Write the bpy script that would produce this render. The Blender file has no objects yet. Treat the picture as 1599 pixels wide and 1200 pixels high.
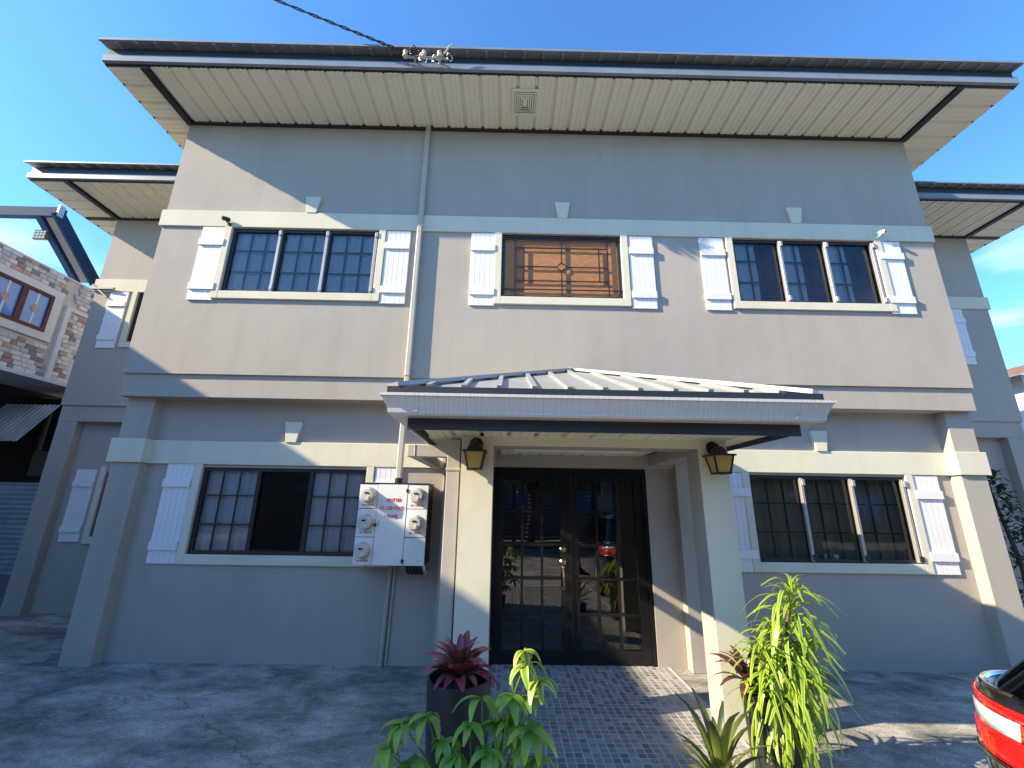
import bpy, bmesh, math, random
from mathutils import Vector, Matrix
random.seed(7)
R = math.radians
scene = bpy.context.scene
COL = scene.collection

# ------------------------------------------------------------------ camera
cam = bpy.data.cameras.new('camera'); co = bpy.data.objects.new('camera', cam); COL.objects.link(co)
cam.sensor_width = 36.0; cam.lens = 15.0; cam.clip_start = 0.05; cam.clip_end = 2000
p, yw, rl = R(15.745), R(0.556), R(0.898)
fwd = Vector((math.sin(yw)*math.cos(p), math.cos(yw)*math.cos(p), math.sin(p)))
rt = Vector((math.cos(yw), -math.sin(yw), 0)); up = rt.cross(fwd)
r2 = math.cos(rl)*rt + math.sin(rl)*up; u2 = -math.sin(rl)*rt + math.cos(rl)*up
m = Matrix((r2, u2, -fwd)).transposed().to_4x4(); m.translation = (-0.10, -4.725, 1.6)
co.matrix_world = m
scene.camera = co

# ------------------------------------------------------------------ world, sun, exposure
SUN = Vector((-1.0, -0.275, 0.575)).normalized()
EL = math.asin(SUN.z); AZ = math.atan2(SUN.x, SUN.y)
w = bpy.data.worlds.new('World'); scene.world = w; w.use_nodes = True
nt = w.node_tree; nt.nodes.clear()
def N(t, typ, **kw):
    n = t.nodes.new(typ)
    for k, v in kw.items(): setattr(n, k, v)
    return n
sky = N(nt, 'ShaderNodeTexSky', sky_type='NISHITA')
sky.sun_disc = False; sky.sun_elevation = EL; sky.sun_rotation = AZ
sky.altitude = 100; sky.air_density = 1.0; sky.dust_density = 0.4; sky.ozone_density = 2.5
hs = N(nt, 'ShaderNodeMixRGB', blend_type='MULTIPLY'); hs.inputs[0].default_value = 1.0; hs.inputs[2].default_value = (0.52, 0.90, 1.24, 1)   # deep tropical blue
nt.links.new(sky.outputs[0], hs.inputs[1])
# thin cirrus: stretched noise over the whole sky, thicker low down
tc = N(nt, 'ShaderNodeTexCoord'); mp = N(nt, 'ShaderNodeMapping'); mp.inputs['Scale'].default_value = (1.6, 2.6, 7.0); mp.inputs['Rotation'].default_value = (0.15, 0.35, 0.2)
nz = N(nt, 'ShaderNodeTexNoise'); nz.inputs['Scale'].default_value = 1.7; nz.inputs['Detail'].default_value = 7; nz.inputs['Roughness'].default_value = 0.55
rm = N(nt, 'ShaderNodeValToRGB'); rm.color_ramp.elements[0].position = 0.50; rm.color_ramp.elements[1].position = 0.72
sx = N(nt, 'ShaderNodeSeparateXYZ'); mr = N(nt, 'ShaderNodeMapRange'); mr.inputs[1].default_value = 0.5; mr.inputs[2].default_value = 0.18
mul = N(nt, 'ShaderNodeMath', operation='MULTIPLY'); mul2 = N(nt, 'ShaderNodeMath', operation='MULTIPLY'); mul2.inputs[1].default_value = 1.0
mix = N(nt, 'ShaderNodeMixRGB'); mix.inputs[2].default_value = (4.6, 5.2, 6.2, 1)
bg = N(nt, 'ShaderNodeBackground'); bg.inputs[1].default_value = 0.13
out = N(nt, 'ShaderNodeOutputWorld')
L = nt.links.new
L(tc.outputs['Generated'], mp.inputs[0]); L(mp.outputs[0], nz.inputs['Vector']); L(nz.outputs[0], rm.inputs[0])
L(tc.outputs['Generated'], sx.inputs[0]); L(sx.outputs[2], mr.inputs[0]); L(rm.outputs[0], mul.inputs[0]); L(mr.outputs[0], mul.inputs[1])
L(mul.outputs[0], mul2.inputs[0]); L(mul2.outputs[0], mix.inputs[0]); L(hs.outputs[0], mix.inputs[1]); L(mix.outputs[0], bg.inputs[0]); L(bg.outputs[0], out.inputs[0])

sl = bpy.data.lights.new('sun', 'SUN'); sl.energy = 5.0; sl.angle = R(0.5); sl.color = (1.0, 0.84, 0.58)
so = bpy.data.objects.new('sun', sl); COL.objects.link(so)
so.rotation_euler = (-SUN).to_track_quat('-Z', 'Y').to_euler(); so.location = (-20, -8, 14)
scene.view_settings.view_transform = 'Standard'; scene.view_settings.look = 'None'
scene.view_settings.gamma = 1.0; scene.view_settings.use_curve_mapping = False
scene.view_settings.exposure = 1.38

# ------------------------------------------------------------------ materials
MATS = {}
def mat(name, col, rough=0.7, metal=0.0, var=0.0, vscale=3.0, bump=0.0, bscale=60.0, spec=0.5, stretch=None, col2=None, trans=0.0, coat=0.0, detail=6):
    M = bpy.data.materials.new(name); M.use_nodes = True; t = M.node_tree; b = t.nodes['Principled BSDF']
    b.inputs['Roughness'].default_value = rough; b.inputs['Metallic'].default_value = metal
    b.inputs['Specular IOR Level'].default_value = spec; b.inputs['Coat Weight'].default_value = coat
    c = (*col, 1); b.inputs['Base Color'].default_value = c
    tcn = N(t, 'ShaderNodeTexCoord'); src = tcn.outputs['Object']
    if stretch:
        mpn = N(t, 'ShaderNodeMapping'); mpn.inputs['Scale'].default_value = stretch; t.links.new(src, mpn.inputs[0]); src = mpn.outputs[0]
    if var or col2:
        n = N(t, 'ShaderNodeTexNoise'); n.inputs['Scale'].default_value = vscale; n.inputs['Detail'].default_value = detail; n.inputs['Roughness'].default_value = 0.62
        t.links.new(src, n.inputs['Vector'])
        r = N(t, 'ShaderNodeValToRGB'); r.color_ramp.elements[0].position = 0.32; r.color_ramp.elements[1].position = 0.68
        lo = tuple(x*(1-var) for x in col); hi = tuple(min(1, x*(1+var)) for x in col) if not col2 else col2
        r.color_ramp.elements[0].color = (*lo, 1); r.color_ramp.elements[1].color = (*hi, 1)
        t.links.new(n.outputs[0], r.inputs[0]); t.links.new(r.outputs[0], b.inputs['Base Color'])
    if bump:
        n2 = N(t, 'ShaderNodeTexNoise'); n2.inputs['Scale'].default_value = bscale; n2.inputs['Detail'].default_value = 4
        t.links.new(src, n2.inputs['Vector'])
        bn = N(t, 'ShaderNodeBump'); bn.inputs['Strength'].default_value = bump; bn.inputs['Distance'].default_value = 0.02
        t.links.new(n2.outputs[0], bn.inputs['Height']); t.links.new(bn.outputs[0], b.inputs['Normal'])
    MATS[name] = M; return M

def stucco(name, col):
    M = bpy.data.materials.new(name); M.use_nodes = True; t = M.node_tree; b = t.nodes['Principled BSDF']
    b.inputs['Roughness'].default_value = 0.85; b.inputs['Specular IOR Level'].default_value = 0.25
    g = N(t, 'ShaderNodeNewGeometry')
    n = N(t, 'ShaderNodeTexNoise'); n.inputs['Scale'].default_value = 1.1; n.inputs['Detail'].default_value = 8; n.inputs['Roughness'].default_value = 0.6
    mpn = N(t, 'ShaderNodeMapping'); mpn.inputs['Scale'].default_value = (1, 1, 0.55)
    t.links.new(g.outputs['Position'], mpn.inputs[0]); t.links.new(mpn.outputs[0], n.inputs['Vector'])
    r = N(t, 'ShaderNodeValToRGB'); r.color_ramp.elements[0].position = 0.3; r.color_ramp.elements[1].position = 0.7
    r.color_ramp.elements[0].color = (*[c*0.91 for c in col], 1); r.color_ramp.elements[1].color = (*[c*1.05 for c in col], 1)
    t.links.new(n.outputs[0], r.inputs[0])
    # faint vertical water stains
    n3 = N(t, 'ShaderNodeTexNoise'); n3.inputs['Scale'].default_value = 1.0; n3.inputs['Detail'].default_value = 5
    mp3 = N(t, 'ShaderNodeMapping'); mp3.inputs['Scale'].default_value = (6, 6, 0.35)
    t.links.new(g.outputs['Position'], mp3.inputs[0]); t.links.new(mp3.outputs[0], n3.inputs['Vector'])
    r3 = N(t, 'ShaderNodeValToRGB'); r3.color_ramp.elements[0].position = 0.28; r3.color_ramp.elements[1].position = 0.5
    r3.color_ramp.elements[0].color = (0.955, 0.95, 0.945, 1); r3.color_ramp.elements[1].color = (1, 1, 1, 1)
    t.links.new(n3.outputs[0], r3.inputs[0])
    mx = N(t, 'ShaderNodeMixRGB', blend_type='MULTIPLY'); mx.inputs[0].default_value = 1
    t.links.new(r.outputs[0], mx.inputs[1]); t.links.new(r3.outputs[0], mx.inputs[2]); t.links.new(mx.outputs[0], b.inputs['Base Color'])
    n2 = N(t, 'ShaderNodeTexNoise'); n2.inputs['Scale'].default_value = 90; n2.inputs['Detail'].default_value = 3
    t.links.new(g.outputs['Position'], n2.inputs['Vector'])
    n4 = N(t, 'ShaderNodeTexNoise'); n4.inputs['Scale'].default_value = 3.5; n4.inputs['Detail'].default_value = 3
    t.links.new(g.outputs['Position'], n4.inputs['Vector'])
    ad = N(t, 'ShaderNodeMath', operation='MULTIPLY_ADD'); ad.inputs[1].default_value = 0.06
    t.links.new(n2.outputs[0], ad.inputs[0]); t.links.new(n4.outputs[0], ad.inputs[2])
    bn = N(t, 'ShaderNodeBump'); bn.inputs['Strength'].default_value = 0.14; bn.inputs['Distance'].default_value = 0.03
    t.links.new(ad.outputs[0], bn.inputs['Height']); t.links.new(bn.outputs[0], b.inputs['Normal'])
    MATS[name] = M; return M

stucco('wall_paint', (0.405, 0.37, 0.325))
stucco('cream_paint', (0.66, 0.63, 0.50))
mat('white_paint', (0.74, 0.74, 0.73), 0.5, var=0.03, vscale=4, bump=0.05, bscale=40, stretch=(8, 8, 1))
mat('soffit_panel', (0.82, 0.78, 0.63), 0.45, var=0.04, vscale=2)
mat('black_trim', (0.018, 0.019, 0.022), 0.45)
mat('navy_metal', (0.020, 0.025, 0.036), 0.5, 0.0, var=0.15, vscale=2)
mat('fascia_metal', (0.20, 0.23, 0.27), 0.4, 0.0, var=0.12, vscale=3)
mat('roof_metal', (0.30, 0.33, 0.34), 0.38, 0.3, var=0.12, vscale=4)
mat('porch_roof_metal', (0.30, 0.32, 0.33), 0.4, 0.2, var=0.08, vscale=3)
mat('window_black', (0.016, 0.017, 0.02), 0.35)
mat('alu_stile', (0.42, 0.41, 0.40), 0.38, 0.5)
mat('door_black', (0.007, 0.007, 0.008), 0.22, spec=0.5)
mat('grille_white', (0.05, 0.05, 0.055), 0.5)
mat('brass', (0.36, 0.28, 0.17), 0.32, 1.0, var=0.3, vscale=60)
mat('iron_black', (0.012, 0.012, 0.014), 0.4)
mat('meter_white', (0.74, 0.75, 0.75), 0.4, var=0.05, vscale=5)
mat('meter_grey', (0.55, 0.54, 0.48), 0.25)
mat('red_letter', (0.62, 0.03, 0.04), 0.5)
mat('pipe_taupe', (0.43, 0.40, 0.35), 0.5, var=0.06, vscale=3)
mat('cable_black', (0.015, 0.015, 0.018), 0.5)
mat('ceramic', (0.62, 0.52, 0.42), 0.3, var=0.2, vscale=30)
mat('steel', (0.5, 0.48, 0.45), 0.4, 0.7)
mat('pot_black', (0.020, 0.022, 0.027), 0.45, var=0.1, vscale=8)
mat('soil', (0.03, 0.022, 0.015), 0.95, var=0.4, vscale=40, bump=0.6)
mat('interior', (0.16, 0.15, 0.14), 0.9)
mat('tile_grey', (0.25, 0.24, 0.245), 0.35, var=0.1, vscale=20)
mat('tile_dark', (0.17, 0.165, 0.18), 0.33, var=0.1, vscale=20)
mat('tile_pale', (0.33, 0.315, 0.31), 0.38, var=0.1, vscale=20)
mat('grout', (0.46, 0.44, 0.42), 0.9, var=0.15, vscale=10)
mat('drain_grey', (0.20, 0.22, 0.22), 0.5)
mat('bracket_brown', (0.12, 0.10, 0.085), 0.6)
mat('trunk', (0.10, 0.075, 0.05), 0.9, var=0.3, vscale=12, bump=0.4, bscale=25)

def leafmat(name, col, col2, edge=None, rough=0.4, transl=0.35):
    """leaf blade: colour runs along the blade (UV y) with a paler edge (UV x), lets light through"""
    M = bpy.data.materials.new(name); M.use_nodes = True; t = M.node_tree; b = t.nodes['Principled BSDF']
    b.inputs['Roughness'].default_value = rough
    uv = N(t, 'ShaderNodeUVMap'); s = N(t, 'ShaderNodeSeparateXYZ'); t.links.new(uv.outputs[0], s.inputs[0])
    r = N(t, 'ShaderNodeValToRGB'); r.color_ramp.elements[0].color = (*col, 1); r.color_ramp.elements[1].color = (*col2, 1)
    oi = N(t, 'ShaderNodeObjectInfo'); ma = N(t, 'ShaderNodeMath', operation='MULTIPLY_ADD'); ma.inputs[1].default_value = 0.6; ma.inputs[2].default_value = -0.3
    t.links.new(oi.outputs['Random'], ma.inputs[0]); ad = N(t, 'ShaderNodeMath', operation='ADD'); t.links.new(ma.outputs[0], ad.inputs[0]); t.links.new(s.outputs[1], ad.inputs[1])
    t.links.new(ad.outputs[0], r.inputs[0]); src = r.outputs[0]
    if edge:
        d = N(t, 'ShaderNodeMath', operation='SUBTRACT'); d.inputs[1].default_value = 0.5; t.links.new(s.outputs[0], d.inputs[0])
        a = N(t, 'ShaderNodeMath', operation='ABSOLUTE'); t.links.new(d.outputs[0], a.inputs[0])
        mrn = N(t, 'ShaderNodeMapRange'); mrn.inputs[1].default_value = 0.2; mrn.inputs[2].default_value = 0.34; t.links.new(a.outputs[0], mrn.inputs[0])
        mx = N(t, 'ShaderNodeMixRGB'); mx.inputs[2].default_value = (*edge, 1); t.links.new(mrn.outputs[0], mx.inputs[0]); t.links.new(src, mx.inputs[1]); src = mx.outputs[0]
    t.links.new(src, b.inputs['Base Color'])
    tr = N(t, 'ShaderNodeBsdfTranslucent'); t.links.new(src, tr.inputs[0])
    ms = N(t, 'ShaderNodeMixShader'); ms.inputs[0].default_value = transl
    o = t.nodes['Material Output']; t.links.new(b.outputs[0], ms.inputs[1]); t.links.new(tr.outputs[0], ms.inputs[2]); t.links.new(ms.outputs[0], o.inputs[0])
    MATS[name] = M; return M
leafmat('leaf_schefflera', (0.15, 0.31, 0.045), (0.28, 0.47, 0.075))
leafmat('leaf_schefflera_var', (0.12, 0.26, 0.03), (0.22, 0.40, 0.05), edge=(0.55, 0.55, 0.12))
leafmat('leaf_dracaena', (0.10, 0.25, 0.02), (0.17, 0.34, 0.03), edge=(0.44, 0.52, 0.07))
leafmat('leaf_bromeliad', (0.22, 0.12, 0.06), (0.34, 0.05, 0.10), transl=0.2, rough=0.3)
leafmat('leaf_bromeliad_dark', (0.09, 0.05, 0.03), (0.10, 0.02, 0.025), transl=0.2)
leafmat('leaf_bromeliad_green', (0.24, 0.29, 0.03), (0.04, 0.055, 0.025), transl=0.25)
leafmat('leaf_tree', (0.035, 0.07, 0.02), (0.06, 0.12, 0.03))
leafmat('leaf_shrub', (0.025, 0.06, 0.02), (0.05, 0.10, 0.03))

def glassmat(name, tint, ior=1.5, rough=0.0, wob=0.02):
    M = bpy.data.materials.new(name); M.use_nodes = True; t = M.node_tree; t.nodes.clear()
    o = N(t, 'ShaderNodeOutputMaterial'); f = N(t, 'ShaderNodeFresnel'); f.inputs[0].default_value = ior
    tr = N(t, 'ShaderNodeBsdfTransparent'); tr.inputs[0].default_value = (*tint, 1)
    g = N(t, 'ShaderNodeBsdfGlossy'); g.inputs['Roughness'].default_value = rough; g.inputs['Color'].default_value = (0.95, 0.95, 0.95, 1)
    gn = N(t, 'ShaderNodeNewGeometry'); n = N(t, 'ShaderNodeTexNoise'); n.inputs['Scale'].default_value = 2.0; n.inputs['Detail'].default_value = 1
    t.links.new(gn.outputs['Position'], n.inputs['Vector'])
    bn = N(t, 'ShaderNodeBump'); bn.inputs['Strength'].default_value = wob; bn.inputs['Distance'].default_value = 0.05
    t.links.new(n.outputs[0], bn.inputs['Height']); t.links.new(bn.outputs[0], g.inputs['Normal'])
    ms = N(t, 'ShaderNodeMixShader'); t.links.new(f.outputs[0], ms.inputs[0]); t.links.new(tr.outputs[0], ms.inputs[1]); t.links.new(g.outputs[0], ms.inputs[2]); t.links.new(ms.outputs[0], o.inputs[0])
    MATS[name] = M; return M
glassmat('window_glass', (0.86, 0.90, 0.95), 1.55)
glassmat('door_glass', (0.30, 0.30, 0.32), 2.0)
glassmat('car_glass', (0.03, 0.03, 0.035), 1.5)

def clothmat(name, col, transl=0.45):
    M = bpy.data.materials.new(name); M.use_nodes = True; t = M.node_tree; t.nodes.clear()
    o = N(t, 'ShaderNodeOutputMaterial'); d = N(t, 'ShaderNodeBsdfDiffuse'); d.inputs[0].default_value = (*col, 1)
    tr = N(t, 'ShaderNodeBsdfTranslucent'); tr.inputs[0].default_value = (*col, 1)
    ms = N(t, 'ShaderNodeMixShader'); ms.inputs[0].default_value = transl
    t.links.new(d.outputs[0], ms.inputs[1]); t.links.new(tr.outputs[0], ms.inputs[2]); t.links.new(ms.outputs[0], o.inputs[0]); MATS[name] = M
clothmat('curtain_white', (0.80, 0.80, 0.80), 0.3)
clothmat('curtain_plum', (0.13, 0.06, 0.09), 0.2)
clothmat('curtain_tan', (0.42, 0.33, 0.20), 0.25)
clothmat('amber_glass', (0.80, 0.58, 0.22), 0.5)
mat('bamboo', (0.42, 0.19, 0.075), 0.6, var=0.35, vscale=14, stretch=(1, 1, 14))
mat('car_black', (0.012, 0.012, 0.013), 0.12, coat=1.0)
mat('car_rubber', (0.02, 0.02, 0.02), 0.8)
mat('tail_red', (0.75, 0.008, 0.008), 0.08, spec=0.6, coat=1.0)
mat('tail_clear', (0.72, 0.73, 0.75), 0.10, 0.4, coat=1.0)
mat('chrome', (0.65, 0.62, 0.55), 0.15, 1.0)
mat('maroon', (0.075, 0.010, 0.025), 0.5)
mat('pale_render', (0.66, 0.67, 0.70), 0.8, var=0.06, vscale=3)
mat('stone_white', (0.66, 0.66, 0.67), 0.85, var=0.12, vscale=12, bump=0.4)
mat('stone_grey', (0.50, 0.50, 0.53), 0.85, var=0.12, vscale=12, bump=0.4)
mat('stone_blue', (0.24, 0.23, 0.27), 0.85, var=0.12, vscale=12, bump=0.4)
mat('stone_rust', (0.38, 0.23, 0.19), 0.85, var=0.15, vscale=12, bump=0.4)
mat('stone_tan', (0.48, 0.36, 0.31), 0.85, var=0.15, vscale=12, bump=0.4)
mat('mortar', (0.55, 0.53, 0.52), 0.95, var=0.1, vscale=8)
mat('canopy_steel', (0.025, 0.05, 0.095), 0.7, spec=0.05)
mat('zinc', (0.42, 0.45, 0.48), 0.5, 0.2, var=0.15, vscale=5)
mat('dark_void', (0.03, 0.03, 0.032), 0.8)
mat('lamp_lens', (0.75, 0.72, 0.50), 0.3)
mat('plain_render', (0.20, 0.19, 0.18), 0.9, var=0.1, vscale=2)
mat('roof_brown', (0.16, 0.10, 0.08), 0.8, var=0.15, vscale=6)
mat('slat_dark', (0.06, 0.06, 0.065), 0.5)
mat('blue_glass', (0.05, 0.18, 0.55), 0.1)

def gutter_mat():
    M = mat('gutter_metal', (0.55, 0.55, 0.53), 0.42, 0.1); t = M.node_tree; b = t.nodes['Principled BSDF']
    g = N(t, 'ShaderNodeNewGeometry'); mpn = N(t, 'ShaderNodeMapping'); mpn.inputs['Scale'].default_value = (110, 0, 0.9)
    n = N(t, 'ShaderNodeTexNoise'); n.inputs['Scale'].default_value = 1.5; n.inputs['Detail'].default_value = 3
    t.links.new(g.outputs['Position'], mpn.inputs[0]); t.links.new(mpn.outputs[0], n.inputs['Vector'])
    r = N(t, 'ShaderNodeValToRGB'); r.color_ramp.elements[0].position = 0.36; r.color_ramp.elements[1].position = 0.55
    r.color_ramp.elements[0].color = (0.44, 0.41, 0.36, 1); r.color_ramp.elements[1].color = (0.62, 0.63, 0.63, 1)
    t.links.new(n.outputs[0], r.inputs[0]); t.links.new(r.outputs[0], b.inputs['Base Color'])
gutter_mat()

def ground_mat():
    M = bpy.data.materials.new('old_concrete'); M.use_nodes = True; t = M.node_tree; b = t.nodes['Principled BSDF']; MATS['old_concrete'] = M
    b.inputs['Roughness'].default_value = 0.9; b.inputs['Specular IOR Level'].default_value = 0.25
    g = N(t, 'ShaderNodeNewGeometry'); mpn = N(t, 'ShaderNodeMapping'); mpn.inputs['Rotation'].default_value = (0, 0, 0.35); mpn.inputs['Scale'].default_value = (0.9, 1.35, 1)
    t.links.new(g.outputs['Position'], mpn.inputs[0])
    def ns(sc, det, ro, lo, hi, c0, c1, dist=0.0, raw=False):
        n = N(t, 'ShaderNodeTexNoise'); n.inputs['Scale'].default_value = sc; n.inputs['Detail'].default_value = det; n.inputs['Roughness'].default_value = ro; n.inputs['Distortion'].default_value = dist
        t.links.new(g.outputs['Position'] if raw else mpn.outputs[0], n.inputs['Vector'])
        r = N(t, 'ShaderNodeValToRGB'); r.color_ramp.elements[0].position = lo; r.color_ramp.elements[1].position = hi
        r.color_ramp.elements[0].color = (*c0, 1); r.color_ramp.elements[1].color = (*c1, 1); t.links.new(n.outputs[0], r.inputs[0]); return n, r
    _, a = ns(1.5, 12, 0.68, 0.38, 0.62, (0.23, 0.22, 0.205), (0.58, 0.555, 0.51), 0.45)
    _, c = ns(6.0, 9, 0.75, 0.34, 0.62, (0.50, 0.49, 0.48), (1.0, 1.0, 1.0), 0.3)
    nf, f = ns(55, 4, 0.7, 0.3, 0.75, (0.55, 0.55, 0.55), (1.2, 1.2, 1.2), raw=True)
    m1 = N(t, 'ShaderNodeMixRGB', blend_type='MULTIPLY'); m1.inputs[0].default_value = 0.85; m2 = N(t, 'ShaderNodeMixRGB', blend_type='MULTIPLY'); m2.inputs[0].default_value = 1
    t.links.new(a.outputs[0], m1.inputs[1]); t.links.new(c.outputs[0], m1.inputs[2]); t.links.new(m1.outputs[0], m2.inputs[1]); t.links.new(f.outputs[0], m2.inputs[2])
    # cracks
    v = N(t, 'ShaderNodeTexVoronoi', feature='DISTANCE_TO_EDGE'); v.inputs['Scale'].default_value = 0.33
    nd = N(t, 'ShaderNodeTexNoise'); nd.inputs['Scale'].default_value = 2.5; nd.inputs['Detail'].default_value = 5
    t.links.new(g.outputs['Position'], nd.inputs['Vector'])
    vm = N(t, 'ShaderNodeMixRGB', blend_type='ADD'); vm.inputs[0].default_value = 0.5
    t.links.new(g.outputs['Position'], vm.inputs[1]); t.links.new(nd.outputs['Color'], vm.inputs[2]); t.links.new(vm.outputs[0], v.inputs['Vector'])
    cr = N(t, 'ShaderNodeValToRGB'); cr.color_ramp.elements[0].position = 0.001; cr.color_ramp.elements[1].position = 0.0035; cr.color_ramp.elements[0].color = (0.62, 0.61, 0.60, 1); cr.color_ramp.elements[1].color = (1, 1, 1, 1)
    t.links.new(v.outputs['Distance'], cr.inputs[0])
    m3 = N(t, 'ShaderNodeMixRGB', blend_type='MULTIPLY'); m3.inputs[0].default_value = 1; t.links.new(m2.outputs[0], m3.inputs[1]); t.links.new(cr.outputs[0], m3.inputs[2]); t.links.new(m3.outputs[0], b.inputs['Base Color'])
    bn = N(t, 'ShaderNodeBump'); bn.inputs['Strength'].default_value = 0.5; bn.inputs['Distance'].default_value = 0.01
    ad = N(t, 'ShaderNodeMath', operation='ADD'); t.links.new(nf.outputs[0], ad.inputs[0]); t.links.new(cr.outputs[0], ad.inputs[1]); t.links.new(ad.outputs[0], bn.inputs['Height']); t.links.new(bn.outputs[0], b.inputs['Normal'])
ground_mat()

# ------------------------------------------------------------------ mesh helpers
class MB:
    def __init__(s): s.v = []; s.f = []; s.uv = []
    def quad(s, a, b, c, d):
        i = len(s.v); s.v += [a, b, c, d]; s.f.append((i, i+1, i+2, i+3)); return s
    def poly(s, pts):
        i = len(s.v); s.v += list(pts); s.f.append(tuple(range(i, i+len(pts)))); return s
    def box(s, x0, x1, y0, y1, z0, z1):
        i = len(s.v); s.v += [(x, y, z) for z in (z0, z1) for y in (y0, y1) for x in (x0, x1)]
        s.f += [tuple(i+k for k in q) for q in ((0, 2, 3, 1), (4, 5, 7, 6), (0, 1, 5, 4), (2, 6, 7, 3), (0, 4, 6, 2), (1, 3, 7, 5))]; return s
    def bar(s, a, b, w, h, upv=(0, 0, 1)):
        a, b = Vector(a), Vector(b); d = (b-a).normalized(); u = Vector(upv); r = d.cross(u)
        if r.length < 1e-4: r = d.cross(Vector((0, 1, 0)))
        r.normalize(); u = r.cross(d); i = len(s.v)
        for q in (a, b):
            for (e, g) in ((-1, -1), (1, -1), (1, 1), (-1, 1)): s.v.append(tuple(q + r*e*w/2 + u*g*h/2))
        s.f += [tuple(i+k for k in q) for q in ((0, 3, 2, 1), (4, 5, 6, 7), (0, 1, 5, 4), (1, 2, 6, 5), (2, 3, 7, 6), (3, 0, 4, 7))]; return s
    def prism(s, poly, axis, a0, a1):
        """extrude a 2-D polygon along an axis; poly is in the two other axes in order"""
        def P3(u, v, a): return {'x': (a, u, v), 'y': (u, a, v), 'z': (u, v, a)}[axis]
        n = len(poly); i = len(s.v); s.v += [P3(u, v, a0) for u, v in poly] + [P3(u, v, a1) for u, v in poly]
        s.f.append(tuple(i+k for k in range(n))); s.f.append(tuple(i+n+k for k in reversed(range(n))))
        for k in range(n): s.f.append((i+k, i+n+k, i+n+(k+1) % n, i+(k+1) % n))
        return s
    def tube(s, pts, r, n=8):
        pts = [Vector(q) for q in pts]; rs = r if isinstance(r, (list, tuple)) else [r]*len(pts); i = len(s.v)
        ref = Vector((0.31, 0.17, 0.93))
        for k, q in enumerate(pts):
            d = (pts[min(k+1, len(pts)-1)] - pts[max(k-1, 0)]).normalized(); a = d.cross(ref)
            if a.length < 0.05: a = d.cross(Vector((1, 0, 0)))
            a.normalize(); b = d.cross(a)
            for j in range(n):
                t = 2*math.pi*j/n; s.v.append(tuple(q + a*math.cos(t)*rs[k] + b*math.sin(t)*rs[k]))
        for k in range(len(pts)-1):
            for j in range(n): s.f.append((i+k*n+j, i+k*n+(j+1) % n, i+(k+1)*n+(j+1) % n, i+(k+1)*n+j))
        s.f.append(tuple(i+j for j in reversed(range(n)))); s.f.append(tuple(i+(len(pts)-1)*n+j for j in range(n))); return s
    def lathe(s, prof, c=(0, 0, 0), n=24, axis='z'):
        i = len(s.v)
        for (r, h) in prof:
            for j in range(n):
                t = 2*math.pi*j/n; a, b = r*math.cos(t), r*math.sin(t)
                s.v.append((c[0]+a, c[1]+b, c[2]+h) if axis == 'z' else (c[0]+a, c[1]-h, c[2]+b))
        for k in range(len(prof)-1):
            for j in range(n): s.f.append((i+k*n+j, i+k*n+(j+1) % n, i+(k+1)*n+(j+1) % n, i+(k+1)*n+j))
        if prof[0][0] > 1e-6: s.f.append(tuple(i+j for j in reversed(range(n))))
        if prof[-1][0] > 1e-6: s.f.append(tuple(i+(len(prof)-1)*n+j for j in range(n)))
        return s
    def mesh(s, name, m, smooth=False):
        me = bpy.data.meshes.new(name); me.from_pydata([tuple(q) for q in s.v], [], s.f); me.materials.append(MATS[m])
        bm = bmesh.new(); bm.from_mesh(me); bmesh.ops.remove_doubles(bm, verts=bm.verts, dist=1e-5) if smooth else None
        bmesh.ops.recalc_face_normals(bm, faces=bm.faces); bm.to_mesh(me); bm.free()
        if smooth: me.polygons.foreach_set('use_smooth', [True]*len(me.polygons))
        me.update(); return me
    def build(s, name, m, parent=None, loc=(0, 0, 0), rot=(0, 0, 0), smooth=False, bevel=0):
        o = put(name, s.mesh(name, m, smooth), parent, loc, rot)
        if bevel:
            b = o.modifiers.new('bevel', 'BEVEL'); b.width = bevel; b.segments = 1; b.limit_method = 'ANGLE'; b.harden_normals = False
        if smooth:
            try:
                e = o.modifiers.new('edges', 'EDGE_SPLIT'); e.split_angle = R(40)
            except Exception: pass
        return o
def put(name, me, parent=None, loc=(0, 0, 0), rot=(0, 0, 0), scale=(1, 1, 1)):
    o = bpy.data.objects.new(name, me); COL.objects.link(o); o.location = loc; o.rotation_euler = rot; o.scale = scale
    if parent: o.parent = parent
    return o
def tag(o, label, cat, group=None):
    o['label'] = label; o['category'] = cat
    if group: o['group'] = group
    return o
def thing(name, label, cat, loc=(0, 0, 0), group=None, rot=(0, 0, 0)):
    o = put(name, None, None, loc, rot); o.empty_display_size = 0.2; return tag(o, label, cat, group)

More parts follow.
